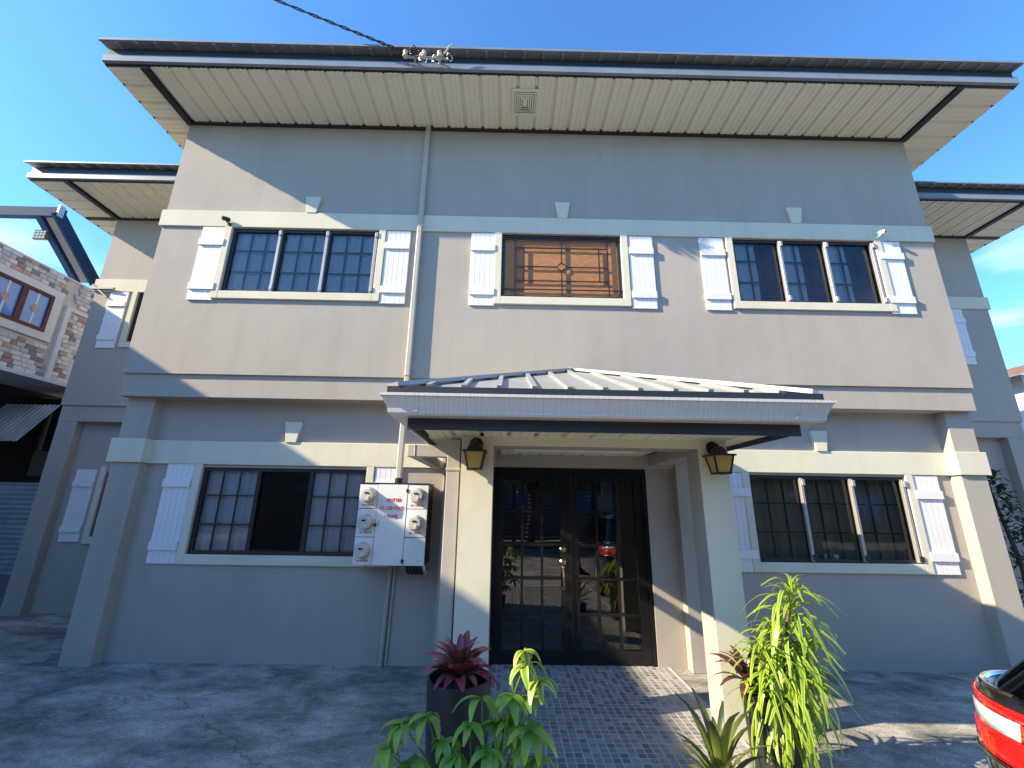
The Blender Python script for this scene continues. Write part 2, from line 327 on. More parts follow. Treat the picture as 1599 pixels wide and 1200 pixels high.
def wall_mb(x0, x1, z0, z1, y0, y1, holes):
    """wall slab in the xz plane between y0 and y1 with rectangular openings and their reveals"""
    b = MB(); xs = sorted({x0, x1, *[h[0] for h in holes], *[h[1] for h in holes]}); zs = sorted({z0, z1, *[h[2] for h in holes], *[h[3] for h in holes]})
    for i in range(len(xs)-1):
        for k in range(len(zs)-1):
            cx, cz = (xs[i]+xs[i+1])/2, (zs[k]+zs[k+1])/2
            if any(h[0] < cx < h[1] and h[2] < cz < h[3] for h in holes): continue
            X0, X1, Z0, Z1 = xs[i], xs[i+1], zs[k], zs[k+1]
            b.quad((X0, y0, Z0), (X1, y0, Z0), (X1, y0, Z1), (X0, y0, Z1)); b.quad((X0, y1, Z0), (X0, y1, Z1), (X1, y1, Z1), (X1, y1, Z0))
    for (a, c, d, e) in list(holes) + [(x0, x1, z0, z1)]:
        b.quad((a, y0, d), (a, y1, d), (a, y1, e), (a, y0, e)); b.quad((c, y0, d), (c, y0, e), (c, y1, e), (c, y1, d))
        b.quad((a, y0, e), (c, y0, e), (c, y1, e), (a, y1, e)); b.quad((a, y0, d), (a, y1, d), (c, y1, d), (c, y0, d))
    return b

# ------------------------------------------------------------------ the ground
g = MB(); S = 300
g.quad((-S, -S, 0), (S, -S, 0), (S, S, 0), (-S, S, 0))
go = g.build('ground', 'old_concrete'); go['kind'] = 'structure'

tf = MB(); tf.box(-0.22, 1.62, -4.2, 0.30, 0.0, 0.012)
tfo = tf.build('tile_floor', 'grout'); tfo['kind'] = 'structure'
PT = 0.0605; cells = []
for i in range(30):
    for j in range(73):
        cells.append((-0.195 + i*PT, 0.275 - j*PT, i, j))
def tmesh(mn):
    b = MB(); h = PT/2-0.0055; b.box(-h, h, -h, h, -0.004, 0.004); return b.mesh('tile', mn)
TM = [tmesh('tile_grey'), tmesh('tile_dark'), tmesh('tile_pale')]
def tpick(i, j): return random.choices((0, 1, 2), (5, 4, 2))[0]
near = [c for c in cells if -1.47 < c[1] < -0.55 and 0.15 < c[0] < 1.36]
near.sort(key=lambda c: c[1]); near = near[:300]; ns_ = {(c[2], c[3]) for c in near}
for (x, y, i, j) in near: put('tile', TM[tpick(i, j)], tfo, (x, y, 0.0095 + random.uniform(0, .0006)))
for mi, mn in enumerate(('tile_grey', 'tile_dark', 'tile_pale')):
    b = MB()
    for (x, y, i, j) in cells:
        if (i, j) in ns_ or (i*7 + j*13 + (i*j) % 5) % 11 // 4 != mi: continue
        h = PT/2-0.0055; b.box(x-h, x+h, y-h, y+h, 0.009, 0.0135)
    o = b.build('tile_mosaic', mn, tfo); o['kind'] = 'stuff'

# ------------------------------------------------------------------ the house
H = thing('house', 'two-storey grey stucco house with white shutters, cream trim and a tiled porch', 'house')
XL, XR, ZT = -4.515, 5.33, 6.56
UW = [(-3.617, -1.763, 4.031, 4.923), (-0.209, 1.297, 4.031, 4.923), (2.723, 4.553, 4.031, 4.923)]
LW = [(-3.54, -1.685, 1.03, 1.955), (2.68, 4.485, 1.035, 1.97)]
# upper storey
wall_mb(XL, XR, 2.985, ZT+.3, 0.0, 0.2, UW).build('upper_wall', 'wall_paint', H)
MB().box(XL+.012, XR-.012, .028, .2, 2.72, 2.985).build('floor_beam', 'wall_paint', H)
sd = MB(); sd.box(XL, XL+.2, .2, 9, 2.72, ZT+.3); sd.box(XR-.2, XR, .2, 9, 2.72, ZT+.3); sd.box(XL, XR, 9, 9.2, 0, ZT+.3)
sd.box(XL+.2, XR-.2, .2, 9, 2.72, 2.95); sd.box(XL+.2, XR-.2, .2, 9, ZT+.02, ZT+.1)
sd.build('side_wall', 'wall_paint', H)
MB().box(XL+.2, XR-.2, 2.6, 2.7, .0, 2.72).box(XL+.2, XR-.2, 2.6, 2.7, 2.95, ZT).build('inner_wall', 'interior', H)
# lower storey
LY = 0.25
wall_mb(-4.40, 5.25, 0, 2.72, LY, LY+.2, LW + [(-0.262, 1.497, 0.0, 2.01)]).build('lower_wall', 'wall_paint', H)
MB().box(-4.40, -4.2, LY+.2, 9, 0, 2.72).box(5.05, 5.25, LY+.2, 9, 0, 2.72).build('side_wall', 'wall_paint', H)
for (a, b) in ((-4.478, -4.168), (5.03, 5.328)):
    MB().box(a, b, .12, LY+.25, -0.02, 2.72).build('pilaster', 'wall_paint', H, bevel=.006)
# steps of wall beside the door
MB().box(1.80, 2.06, .13, LY-.001, 0, 2.2).build('door_pier', 'wall_paint', H, bevel=.005)
MB().box(-.80, -.50, .13, LY-.001, 0, 2.2).build('door_pier', 'wall_paint', H, bevel=.005)
MB().box(-.5, 1.8, .17, LY-.002, 2.015, 2.2).build('lintel', 'wall_paint', H, bevel=.005)
# cream bands
MB().box(-4.555, 5.36, -.022, .0, 4.927, 5.159).box(-4.555, -4.515, 0, .35, 4.927, 5.159).box(5.33, 5.36, 0, .35, 4.927, 5.159).build('trim_band', 'cream_paint', H, bevel=.004)
MB().box(-4.168, -.82, LY-.03, LY, 1.985, 2.25).build('trim_band', 'cream_paint', H, bevel=.004)
MB().box(-4.52, -4.14, .09, LY+.3, 1.985, 2.25).build('trim_band', 'cream_paint', H, bevel=.004)
MB().box(2.061, 5.03, LY-.03, LY, 1.995, 2.252).build('trim_band', 'cream_paint', H, bevel=.004)
MB().box(5.0, 5.36, .09, LY+.3, 1.995, 2.252).build('trim_band', 'cream_paint', H, bevel=.004)
for (x, y, z) in ((-2.66, -.03, 5.155), (.565, -.03, 5.155), (3.602, -.03, 5.155), (-2.585, LY-.045, 2.246), (3.565, LY-.045, 2.248)):
    MB().prism([(x-.06, z), (x+.06, z), (x+.098, z+.24), (x-.098, z+.24)], 'y', y, y+.05 if y > 0 else .0).build('keystone', 'cream_paint', H, bevel=.003)

# shutters
def shutter_meshes(h):
    wd = .305
    bk = MB().box(0, wd, -.006, 0, 0, h).mesh('shutter', 'white_paint')
    pw = wd/5; pl = MB(); q = [(.0006, 0), (pw-.0006, 0), (pw-.0006, -.010), (pw-.0028, -.013), (.0028, -.013), (.0006, -.010)]
    pl.prism(q, 'z', 0, h); pm = pl.mesh('plank', 'white_paint')
    bt = MB().box(.0, wd, -.033, -.0125, 0, .088).mesh('batten', 'white_paint')
    return bk, pm, bt, pw
SHM = {'u': (shutter_meshes(1.005), 1.005), 'l': (shutter_meshes(1.055), 1.055)}
def shutter(x, y, z, kind):
    (bk, pm, bt, pw), h = SHM[kind]
    s = put('shutter', bk, H, (x, y, z))
    for k in range(5): put('plank', pm, s, (k*pw, -.006, 0))
    put('batten', bt, s, (0, -.006, .135)); put('batten', bt, s, (0, -.006, h-.26))
for x in (-3.985, -1.672, -.595, 1.395, 2.302, 4.575): shutter(x, -.001, 3.908, 'u')
for x in (-3.935, -1.59, 2.36, 4.56): shutter(x, LY-.001, .935, 'l')

# windows
def curtain(b, x0, x1, y, z0, z1, amp=.013, per=.12, ph=0.0):
    n = max(8, int((x1-x0)/per*8)); cols = []
    for i in range(n+1):
        x = x0+(x1-x0)*i/n; a = amp*math.sin(2*math.pi*(x-x0)/per+ph)+amp*.5*math.sin(2*math.pi*(x-x0)/(per*2.3)+1+ph)
        cols.append([(x, y+a, z0), (x+.012*math.sin(i*.7), y+a*.75, (z0+z1)/2), (x, y+a*.6, z1)])
    for i in range(n):
        for k in range(2): b.quad(cols[i][k], cols[i+1][k], cols[i+1][k+1], cols[i][k+1])
def window(x0, x1, z0, z1, y, curt, style='casement', trim_top=None, nb=3):
    fr = MB(); f = .038; yf0, yf1 = y+.018, y+.060
    fr.box(x0, x0+f, yf0, yf1, z0, z1); fr.box(x1-f, x1, yf0, yf1, z0, z1); fr.box(x0+f, x1-f, yf0, yf1, z1-f, z1); fr.box(x0+f, x1-f, yf0, yf1, z0, z0+f)
    bw = (x1-x0-2*f)/nb; wdn = []
    for k in range(1, nb): fr.box(x0+f+bw*k-.022, x0+f+bw*k+.022, yf0+.002, yf1-.002, z0+f, z1-f)
    W = fr.build('window', 'window_black', H)
    t = MB(); tt = trim_top if trim_top else z1
    t.box(x0-.085, x0, y-.03, y, z0-.1, tt); t.box(x1, x1+.085, y-.03, y, z0-.1, tt); t.box(x0, x1, y-.03, y, z0-.1, z0)
    t.build('window_trim', 'cream_paint', W, bevel=.004)
    for k in range(nb):
        a, b = x0+f+bw*k+(.022 if k else 0), x0+f+bw*(k+1)-(.022 if k < nb-1 else 0)
        if not (style == 'slider' and k == 1) and style != 'fixed':
            MB().quad((a, y+.04, z0+f), (b, y+.04, z0+f), (b, y+.04, z1-f), (a, y+.04, z1-f)).build('pane', 'window_glass', W)
        else:
            MB().quad((a, y+.055, z0+f), (b, y+.055, z0+f), (b, y+.055, z1-f), (a, y+.055, z1-f)).build('pane', 'window_glass', W)
        if style == 'casement':   # proud aluminium stile with two stays
            MB().box(b-.012, b+.022, y-.022, y+.02, z0+.012, z1-.03).build('stile', 'alu_stile', W, bevel=.004)
            MB().box(b-.006, b+.034, y-.042, y-.022, z1-.115, z1-.045).build('stay', 'alu_stile', W, bevel=.006)
            MB().box(b-.006, b+.034, y-.042, y-.022, z0+.02, z0+.085).build('stay', 'window_black' if curt == 'tan' else 'alu_stile', W, bevel=.006)
        if style in ('casement', 'slider') and not (style == 'slider' and k == 1):
            gr = MB(); yb = y+.028 if style == 'slider' else y+.052
            for q in (1, 2): gr.box(a+(b-a)*q/3-.008, a+(b-a)*q/3+.008, yb-.007, yb+.007, z0+f, z1-f)
            for q in (1, 2): zc = z0+(z1-z0)*q/3; gr.box(a, b, yb-.006, yb+.006, zc-.008, zc+.008)
            gr.build('grille', 'window_black', W)
    cy = y+.19 if curt == 'tan' else y+.080
    if curt == 'white':
        for k in range(nb):
            if style == 'slider' and k == 1: continue
            a = x0+bw*k; c = MB(); curtain(c, a+.02, a+bw+.02, cy, z0-.02, z1+.02, ph=k*1.3); c.build('curtain', 'curtain_white', W, smooth=True)
    elif curt == 'plum':
        for k in range(nb):
            a = x0+bw*k
            c = MB(); curtain(c, a+.02, a+bw*.55, cy, z0-.02, z1+.02, ph=k); c.build('curtain', 'curtain_white', W, smooth=True)
            c = MB(); curtain(c, a+bw*.55, a+bw+.03, cy+.03, z0-.02, z1+.02, ph=k*2, per=.09); c.build('curtain', 'curtain_plum', W, smooth=True)
    elif curt == 'tan':
        c = MB(); curtain(c, x0, x1, cy, z0-.02, z1+.02, per=.14, amp=.03); c.build('curtain', 'curtain_tan', W, smooth=True)
    elif curt == 'blind':
        c = MB(); n = 72
        for k in range(n):
            zc = z0+.02+(z1-z0-.04)*k/n; c.box(x0+.04, x1-.04, y+.036, y+.041, zc, zc+.0105)
        c.build('blind', 'bamboo', W)
        gr = MB(); yb = y+.012; xa, xb, za, zb = x0, x1, z0, z1; r = .007
        def vb(x, a, b): gr.box(x-r, x+r, yb-r, yb+r, a, b)
        def hb(z, a, b): gr.box(a, b, yb-r+.002, yb+r-.002, z-r, z+r)
        vb(xa+.17, za, zb); vb(xb-.17, za, zb); hb(za+.12, xa, xb); hb(zb-.07, xa, xb)
        cx, cz = (xa+xb)/2, (za+zb)/2-.01
        vb(cx, cz+.05, zb); vb(cx, za, cz-.05); hb(cz, xa+.17, cx-.05); hb(cz, cx+.05, xb-.17)
        vb(xa+.28, za+.24, zb-.19); vb(xb-.28, za+.24, zb-.19); hb(za+.24, xa+.17, xb-.17); hb(zb-.19, xa+.17, xb-.17)
        gr.tube([(cx+.05*math.cos(t*math.pi/8), yb, cz+.05*math.sin(t*math.pi/8)) for t in range(17)], r, 6)
        gr.build('ornamental_grille', 'window_black', W)
    return W
window(*UW[0], 0, 'white', 'casement', 4.927)
window(*UW[1], 0, 'blind', 'fixed', 4.927, nb=1)
window(*UW[2], 0, 'plum', 'casement', 4.927)
window(*LW[0], LY, 'white', 'slider', 1.985)
window(*LW[1], LY, 'tan', 'casement', 1.995)

# double door
fr = MB(); DY = .30
fr.box(-.262, -.215, DY-.04, DY+.08, 0, 2.01); fr.box(1.45, 1.497, DY-.04, DY+.08, 0, 2.01); fr.box(-.215, 1.45, DY-.04, DY+.08, 1.955, 2.01)
fr.build('door_frame', 'door_black', H)
def leaf(x0, x1):
    z0, z1 = .02, 1.953; st = .095; cols = []; rows = []
    iw = (x1-x0-2*st); ih0 = z0+.13; ih1 = z1-.09; mu = .026
    pw = (iw-2*mu)/3; ph = (ih1-ih0-4*mu)/5; holes = []
    for i in range(3):
        for k in range(5):
            a = x0+st+i*(pw+mu); b = ih0+k*(ph+mu); holes.append((a, a+pw, b, b+ph))
    D = wall_mb(x0, x1, z0, z1, DY-.02, DY+.025, holes).build('door_leaf', 'door_black', H)
    for (a, b, c, d) in holes:
        MB().quad((a, DY+.008, c), (b, DY+.008, c), (b, DY+.008, d), (a, DY+.008, d)).build('pane', 'door_glass', D)
    return D
D1 = leaf(-.213, .610); D2 = leaf(.616, 1.448)
MB().box(.600, .640, DY-.032, DY-.0205, .03, 1.95).build('astragal', 'door_black', D2, bevel=.004)
hb = MB(); hx, hy = .535, DY-.021
hb.lathe([(.0, 0), (.032, 0), (.034, .008), (.022, .02), (.0, .026)], (hx, hy, 1.13), 16, 'y')
hb.build('deadbolt', 'brass', D1, smooth=True); hb = MB()
hb.lathe([(.0, 0), (.036, 0), (.038, .008), (.026, .022), (.0, .03)], (hx, hy, 1.00), 16, 'y')
hb.box(hx-.018, hx+.018, hy-.012, hy, .92, 1.0)
hb.tube([(hx, hy-.01, .95), (hx, hy-.05, .93), (hx, hy-.058, .86), (hx, hy-.05, .77), (hx, hy-.008, .745)], [.012, .011, .014, .011, .012], 8)
hb.lathe([(.0, 0), (.022, 0), (.02, .012), (.0, .016)], (hx, hy, .74), 12, 'y')
hb.build('handle', 'brass', D1, smooth=True)

# soffit: every panel is a piece
def panel_mesh(wd, ln, mn):
    b = MB(); pr = [(0, .034), (.022, .034), (.036, 0), (wd*.40, 0), (wd*.42, .007), (wd*.47, .007), (wd*.49, 0), (wd*.68, 0), (wd*.70, .007), (wd*.75, .007), (wd*.77, 0), (wd-.012, 0), (wd, .034)]
    for i in range(len(pr)-1):
        (u0, h0), (u1, h1) = pr[i], pr[i+1]; b.quad((u0, 0, h0), (u0, ln, h0), (u1, ln, h1), (u1, 0, h1))
    return b.mesh(mn, 'soffit_panel')
def soffit_run(par, x0, x1, y0, y1, z, along):
    wd = .234; n = max(1, round((x1-x0)/wd)) if along == 'x' else max(1, round((y1-y0)/wd))
    if along == 'x':
        pm = panel_mesh((x1-x0)/n, y1-y0, 'soffit_panel')
        for k in range(n): put('soffit_panel', pm, par, (x0+(x1-x0)*k/n, y0, z))
    else:
        pm = panel_mesh((y1-y0)/n, x1-x0, 'soffit_panel')
        for k in range(n): put('soffit_panel', pm, par, (x1, y0+(y1-y0)*k/n, z), (0, 0, math.pi/2))
EY = -.80; EX0, EX1 = -4.985, 6.02
sb = MB(); sb.box(EX0, EX1, EY, -.002, ZT+.036, ZT+.043); sb.box(EX0, XL, 0, 1.35, ZT+.036, ZT+.043); sb.box(XR, EX1, 0, 1.35, ZT+.036, ZT+.043)
SF = sb.build('soffit', 'soffit_panel', H)
soffit_run(SF, XL+.045, XR-.045, EY+.01, -.03, ZT, 'x')
soffit_run(SF, EX0+.02, XL-.03, EY+.01, 1.33, ZT, 'y'); soffit_run(SF, XR+.03, EX1-.02, EY+.01, 1.33, ZT, 'y')
st = MB(); zb0, zb1 = ZT-.03, ZT+.022
st.box(XL+.04, XR-.04, -.035, -.001, zb0, zb1)
for x in (XL, XR): st.box(x-.04, x+.04, EY+.01, -.001, zb0+.002, zb1-.002)
for a in (XL-.032, XR): st.box(a, a+.032, 0, 1.33, zb0+.012, zb1-.003)
st.build('soffit_trim', 'black_trim', H)
# vent in the soffit
V = MB(); vx0, vx1, vy0, vy1 = -.125, .225, -.635, -.25
V.box(vx0, vx1, vy0, vy0+.035, ZT-.016, ZT-.001); V.box(vx0, vx1, vy1-.035, vy1, ZT-.016, ZT-.001); V.box(vx0, vx0+.035, vy0+.035, vy1-.035, ZT-.016, ZT-.001); V.box(vx1-.035, vx1, vy0+.035, vy1-.035, ZT-.016, ZT-.001)
VO = V.build('soffit_vent', 'soffit_panel', H)
MB().box(vx0+.03, vx1-.03, vy0+.03, vy1-.03, ZT-.004, ZT-.001).build('vent_shade_plate', 'dark_void', VO)  # dark plate put in for the shade inside the vent
for k in range(5):
    i0 = .036+k*.026; i1 = i0+.022; lz = ZT-.018+k*.001; b = MB(); cx0, cx1, cy0, cy1 = vx0+i0, vx1-i0, vy0+i0, vy1-i0; e = i1-i0
    def fr_(o0, z): return [(vx0+o0, vy0+o0, z), (vx1-o0, vy0+o0, z), (vx1-o0, vy1-o0, z), (vx0+o0, vy1-o0, z)]
    A, B_ = fr_(i0+.004, ZT-.020), fr_(i1, ZT-.020-.002*k)
    for q in range(4): b.quad(A[q], A[(q+1) % 4], B_[(q+1) % 4], B_[q])
    b.build('louver', 'soffit_panel', VO)
MB().box(.05-.03, .05+.03, -.4425-.03, -.4425+.03, ZT-.03, ZT-.008).build('vent_core', 'soffit_panel', VO)

# fascia and roof
def eave(x0, x1, y, z, ridge_y, ybk, slope, sides, par=H):
    f = MB(); f.prism([(y, z-.02), (y-.035, z-.015), (y-.035, z+.075), (y-.008, z+.088), (y, z+.088)], 'x', x0, x1); f.build('fascia', 'fascia_metal', par)  # lower lip, coloured lighter for the sunlit strip of the fascia
    d = MB(); d.box(x0+.01, x1-.01, y-.004, y+.02, z+.088, z+.20); d.build('upper_fascia_shade', 'navy_metal', par)  # roof's shade on the upper fascia, put into the navy colour
    e = MB(); e.box(x0+.006, x1-.006, y+.0005, y+.03, z-.03, z+.02); e.build('eave_edge', 'black_trim', par)
    zr = z+.205; zt = zr+(ridge_y-y)*slope
    for sx in sides:
        b = MB(); xa, xb = (sx, sx+.02) if sx < 0 else (sx-.02, sx)
        b.prism([(y+.02, z-.025), (ybk, z-.025), (ybk, zr), (ridge_y, zt), (y+.02, zr)], 'x', xa, xb); b.build('barge_board', 'navy_metal', par)
def ribbed(p0, pu, pv, pitch, rw, rh):
    p0, pu, pv = Vector(p0), Vector(pu), Vector(pv); n = pu.cross(pv).normalized(); Lu = pu.length; k = max(1, round(Lu/pitch)); pt = Lu/k; u = pu.normalized()
    pr = []
    for i in range(k): pr += [(i*pt, 0), (i*pt+pt-rw*1.6, 0), (i*pt+pt-rw*1.2, rh), (i*pt+pt-rw*.4, rh)]
    pr.append((Lu, 0)); b = MB()
    for i in range(len(pr)-1):
        (a, h), (c, hh) = pr[i], pr[i+1]; q0 = p0+u*a+n*h; q1 = p0+u*c+n*hh; b.quad(q0, q1, q1+pv, q0+pv)
    return b
def sheet(name, b, m, par):
    o = b.build(name, m, par); s = o.modifiers.new('thickness', 'SOLIDIFY'); s.thickness = .004; s.offset = -1; return o
eave(EX0, EX1, EY, ZT+.045, 4.2, 9.6, .14, (EX0, EX1))
zr = ZT+.045+.205+.03; y0 = EY-.10; sl_ = .14
RF = sheet('roof', ribbed((EX0-.04, y0, zr-.01), (EX1-EX0+.08, 0, 0), (0, 4.2-y0, (4.2-y0)*sl_), .232, .035, -.028), 'roof_metal', H)
sheet('roof_slope', ribbed((EX1+.04, 9.7, zr-.01-.07), (EX0-EX1-.08, 0, 0), (0, 4.2-9.7, (4.2-y0)*sl_+.07), .232, .035, .03), 'roof_metal', RF)
MB().box(EX0-.04, EX1+.04, y0-.008, y0+.015, zr-.022, zr+.010).build('drip_edge', 'fascia_metal', RF)

# wings set back on either side
WY = 1.95; WZ = 6.43
def wing(x0, x1, out_left, win_u, win_l, sh_u, sh_l):
    wall_mb(x0, x1, 3.005, WZ+.25, WY, WY+.2, win_u).build('wing_wall', 'wall_paint', H)
    MB().box(x0+(.012 if out_left else 0), x1-(0 if out_left else .012), WY+.025, WY+.2, 2.75, 3.005).build('wing_beam', 'wall_paint', H)
    px = (x0+.01, x0+.30) if out_left else (x1-.30, x1-.01)
    MB().box(px[0], px[1], WY+.025, WY+.3, -.02, 2.75).build('wing_pilaster', 'wall_paint', H, bevel=.006)
    a, b = (px[1], x1) if out_left else (x0, px[0])
    wall_mb(a, b, -.02, 2.75, WY+.16, WY+.34, win_l).build('wing_wall', 'wall_paint', H)
    so_ = x0 if out_left else x1-.2
    MB().box(so_, so_+.2, WY+.2, 9, 0, WZ+.25).build('wing_side', 'wall_paint', H)
    MB().box(x0, x1, 9, 9.2, 0, WZ+.25).box(x0+.2, x1-.2, WY+1.5, WY+1.6, 0, WZ).build('wing_back', 'interior', H)
    bx = (x0-.035, x1) if out_left else (x0, x1+.035)
    bb = MB(); bb.box(bx[0], bx[1], WY-.025, WY, 4.98, 5.21); s0 = x0-.035 if out_left else x1; bb.box(s0, s0+.035, WY, WY+.4, 4.98, 5.21); bb.build('trim_band', 'cream_paint', H, bevel=.004)
    for (q, k) in sh_u: shutter(q, WY-.001, 3.965, k)
    for (q, k) in sh_l: shutter(q, WY+.159, .965, k)
wing(-7.16, -4.515, True, [(-6.42, -5.1, 4.08, 4.98)], [(-6.30, -5.0, 1.04, 1.98)], [(-6.88, 'u')], [(-6.745, 'l')])
wing(5.33, 8.22, False, [(5.9, 7.25, 4.08, 4.98)], [(5.7, 6.9, 1.04, 1.98)], [(7.42, 'u')], [(7.02, 'l')])
window(-6.42, -5.1, 4.08, 4.98, WY, 'white', 'casement', 4.98, nb=2)
window(5.9, 7.25, 4.08, 4.98, WY, 'white', 'casement', 4.98, nb=2)
window(-6.30, -5.0, 1.04, 1.98, WY+.16, 'tan', 'casement', 2.07, nb=2)
window(5.7, 6.9, 1.04, 1.98, WY+.16, 'tan', 'casement', 2.07, nb=2)
def wing_eave(x0, x1, xw0, xw1, outx, left):
    ey = 1.0; z = WZ
    sbm = MB(); sbm.box(x0, x1, ey, WY-.002, z+.036, z+.043); 
    if left: sbm.box(x0, xw0, WY, 9, z+.036, z+.043)
    else: sbm.box(xw1, x1, WY, 9, z+.036, z+.043)
    S_ = sbm.build('soffit', 'soffit_panel', H)
    if left:
        soffit_run(S_, xw0+.045, x1, ey+.01, WY-.03, z, 'x'); soffit_run(S_, x0+.02, xw0-.035, ey+.01, 5.6, z, 'y')
        stp = MB(); stp.box(xw0+.04, x1, WY-.035, WY-.001, z-.03, z+.022); stp.box(xw0-.035, xw0+.04, ey+.01, WY-.001, z-.028, z+.02); stp.box(x0+.03, xw0-.035, WY-.03, WY+.03, z-.02, z+.018)
    else:
        soffit_run(S_, x0, xw1-.045, ey+.01, WY-.03, z, 'x'); soffit_run(S_, xw1+.035, x1-.02, ey+.01, 5.6, z, 'y')
        stp = MB(); stp.box(x0, xw1-.04, WY-.035, WY-.001, z-.03, z+.022); stp.box(xw1-.04, xw1+.035, ey+.01, WY-.001, z-.028, z+.02); stp.box(xw1+.035, x1-.03, WY-.03, WY+.03, z-.02, z+.018)
    stp.build('soffit_trim', 'black_trim', H)
    eave(x0, x1, ey, z+.03, 4.2, 9.6, .10, (outx,))
    zr2 = z+.03+.205+.018; yy = ey-.10
    sheet('wing_roof', ribbed((x0-.03, yy, zr2-.002), (x1-x0+.03, 0, 0), (0, 4.4-yy, (4.4-yy)*.10), .232, .035, -.028), 'roof_metal', H)
    MB().box(x0-.03, x1, yy-.008, yy+.015, zr2-.012, zr2+.012).build('drip_edge', 'fascia_metal', H)
wing_eave(-7.75, -4.52, -7.16, -4.52, -7.75, True)
wing_eave(5.335, 8.86, 5.335, 8.22, 8.86, False)
MB().box(-5.15, -4.8, 1.25, 1.62, WZ-.012, WZ-.002).build('soffit_vent', 'soffit_panel', H)
for k in range(6): MB().bar((-5.12, 1.29+k*.055, WZ-.018), (-4.83, 1.29+k*.055, WZ-.018), .03, .012).build('vent_slat', 'bracket_brown', H)

# ---- porch
CX = [(-.476, -.211), (1.503, 1.747)]; CY0, CY1 = -1.15, -.91
for (a, b) in CX:
    cl_ = MB().box(a, b, CY0+.004, CY1, -.01, 2.15).build('column', 'wall_paint', H)
    MB().box(a, b, CY0, CY0+.0045, 0, 2.149).build('column_face', 'cream_paint', cl_)
pbm = MB().box(CX[0][1], CX[1][0], CY0+.007, CY1, 2.072, 2.17).build('porch_beam', 'wall_paint', H)
MB().box(CX[0][1], CX[1][0], CY0+.002, CY0+.0065, 2.071, 2.16).build('beam_face', 'cream_paint', pbm)
MB().box(1.509, 1.741, CY1, LY, 2.04, 2.16).build('porch_beam', 'wall_paint', H, bevel=.004)
MB().box(-.470, -.217, CY1, LY, 2.04, 2.16).build('porch_beam', 'wall_paint', H, bevel=.004)
GX0, GX1 = -.972, 2.135; FX0, FX1 = -.795, 1.962; FY = -1.78
PS = MB().box(FX0, FX1, FY+.02, LY, 2.178, 2.186).build('porch_soffit', 'soffit_panel', H)
soffit_run(PS, FX0+.02, FX1-.02, FY+.02, CY0+.06, 2.142, 'x')
soffit_run(PS, FX0+.02, CX[0][0]+.02, CY0+.06, LY-.01, 2.142, 'y'); soffit_run(PS, CX[1][1]-.02, FX1-.02, CY0+.06, LY-.01, 2.142, 'y')
soffit_run(PS, -.2, 1.43, CY1+.01, .16, 2.144, 'x')
MB().box(-.05, 1.15, -.55, -.35, 2.10, 2.143).build('ceiling_strip', 'white_paint', H, bevel=.01)  # plain white strip below the porch ceiling panels
fb = MB(); fb.box(FX0, FX1, FY, FY+.02, 2.090, 2.20); fb.box(FX0, FX0+.02, FY+.02, LY, 2.105, 2.20); fb.box(FX1-.02, FX1, FY+.02, LY, 2.105, 2.20)
fb.build('porch_fascia', 'navy_metal', H)
# gutter: profile swept round three sides
def gprof(): return [(0.0, 2.170), (.098, 2.170), (.112, 2.186), (.116, 2.215), (.150, 2.288), (.163, 2.293), (.163, 2.312), (.148, 2.312), (.143, 2.298), (0.0, 2.298)]
def gpt(o, z, side):
    yb = -1.782; xl, xr = -.797, 1.964
    return {0: (xl-o, LY-.002, z), 1: (xl-o, yb-o, z), 2: (xr+o, yb-o, z), 3: (xr+o, LY-.002, z)}[side]
gb = MB(); pr = gprof()
for s_ in range(3):
    for i in range(len(pr)):
        (o0, z0), (o1, z1) = pr[i], pr[(i+1) % len(pr)]
        gb.quad(gpt(o0, z0, s_), gpt(o0, z0, s_+1), gpt(o1, z1, s_+1), gpt(o1, z1, s_))
gut = gb.build('gutter', 'gutter_metal', H)
for x in (-.72, 1.88): MB().box(x-.012, x+.012, -1.9025, -1.86, 2.19, 2.222).build('gutter_joint', 'steel', gut)
# hipped roof of the porch
AP = Vector((.64, 0.0, 3.10)); C0 = Vector((-.885, -1.91, 2.352)); C1 = Vector((2.02, -1.91, 2.352)); B0 = Vector((-.885, LY, 2.352)); B1 = Vector((2.02, LY, 2.352)); APb = Vector((.64, LY+.1, 3.10))
pb = MB(); pb.poly([C0, C1, AP]); pb.poly([B0, C0, AP]); pb.poly([C1, B1, AP]); pb.poly([B0, AP, APb]); pb.poly([B1, APb, AP]); pb.poly([C0, B0, B1, C1])
PR = pb.build('porch_roof', 'porch_roof_metal', H)
e = MB(); e.box(-.915, 2.05, -1.935, -1.911, 2.302, 2.358); e.box(-.915, -.89, -1.911, LY-.01, 2.302, 2.358); e.box(2.025, 2.05, -1.911, LY-.01, 2.302, 2.358); e.build('roof_edge', 'navy_metal', PR)
nf = (C1-C0).cross(AP-C0).normalized()
k = 0
for i in range(1, 12):
    x = C0.x+(C1.x-C0.x)*i/12; t = (x-C0.x)/(AP.x-C0.x) if x < AP.x else (C1.x-x)/(C1.x-AP.x)
    a = Vector((x, C0.y, C0.z)); b = C0.lerp(AP, t) if x < AP.x else C1.lerp(AP, t); 
    if (b-a).length < .1: continue
    MB().bar(a+nf*.012, b+nf*.012, .035, .035, nf).build('rib', 'porch_roof_metal', PR)
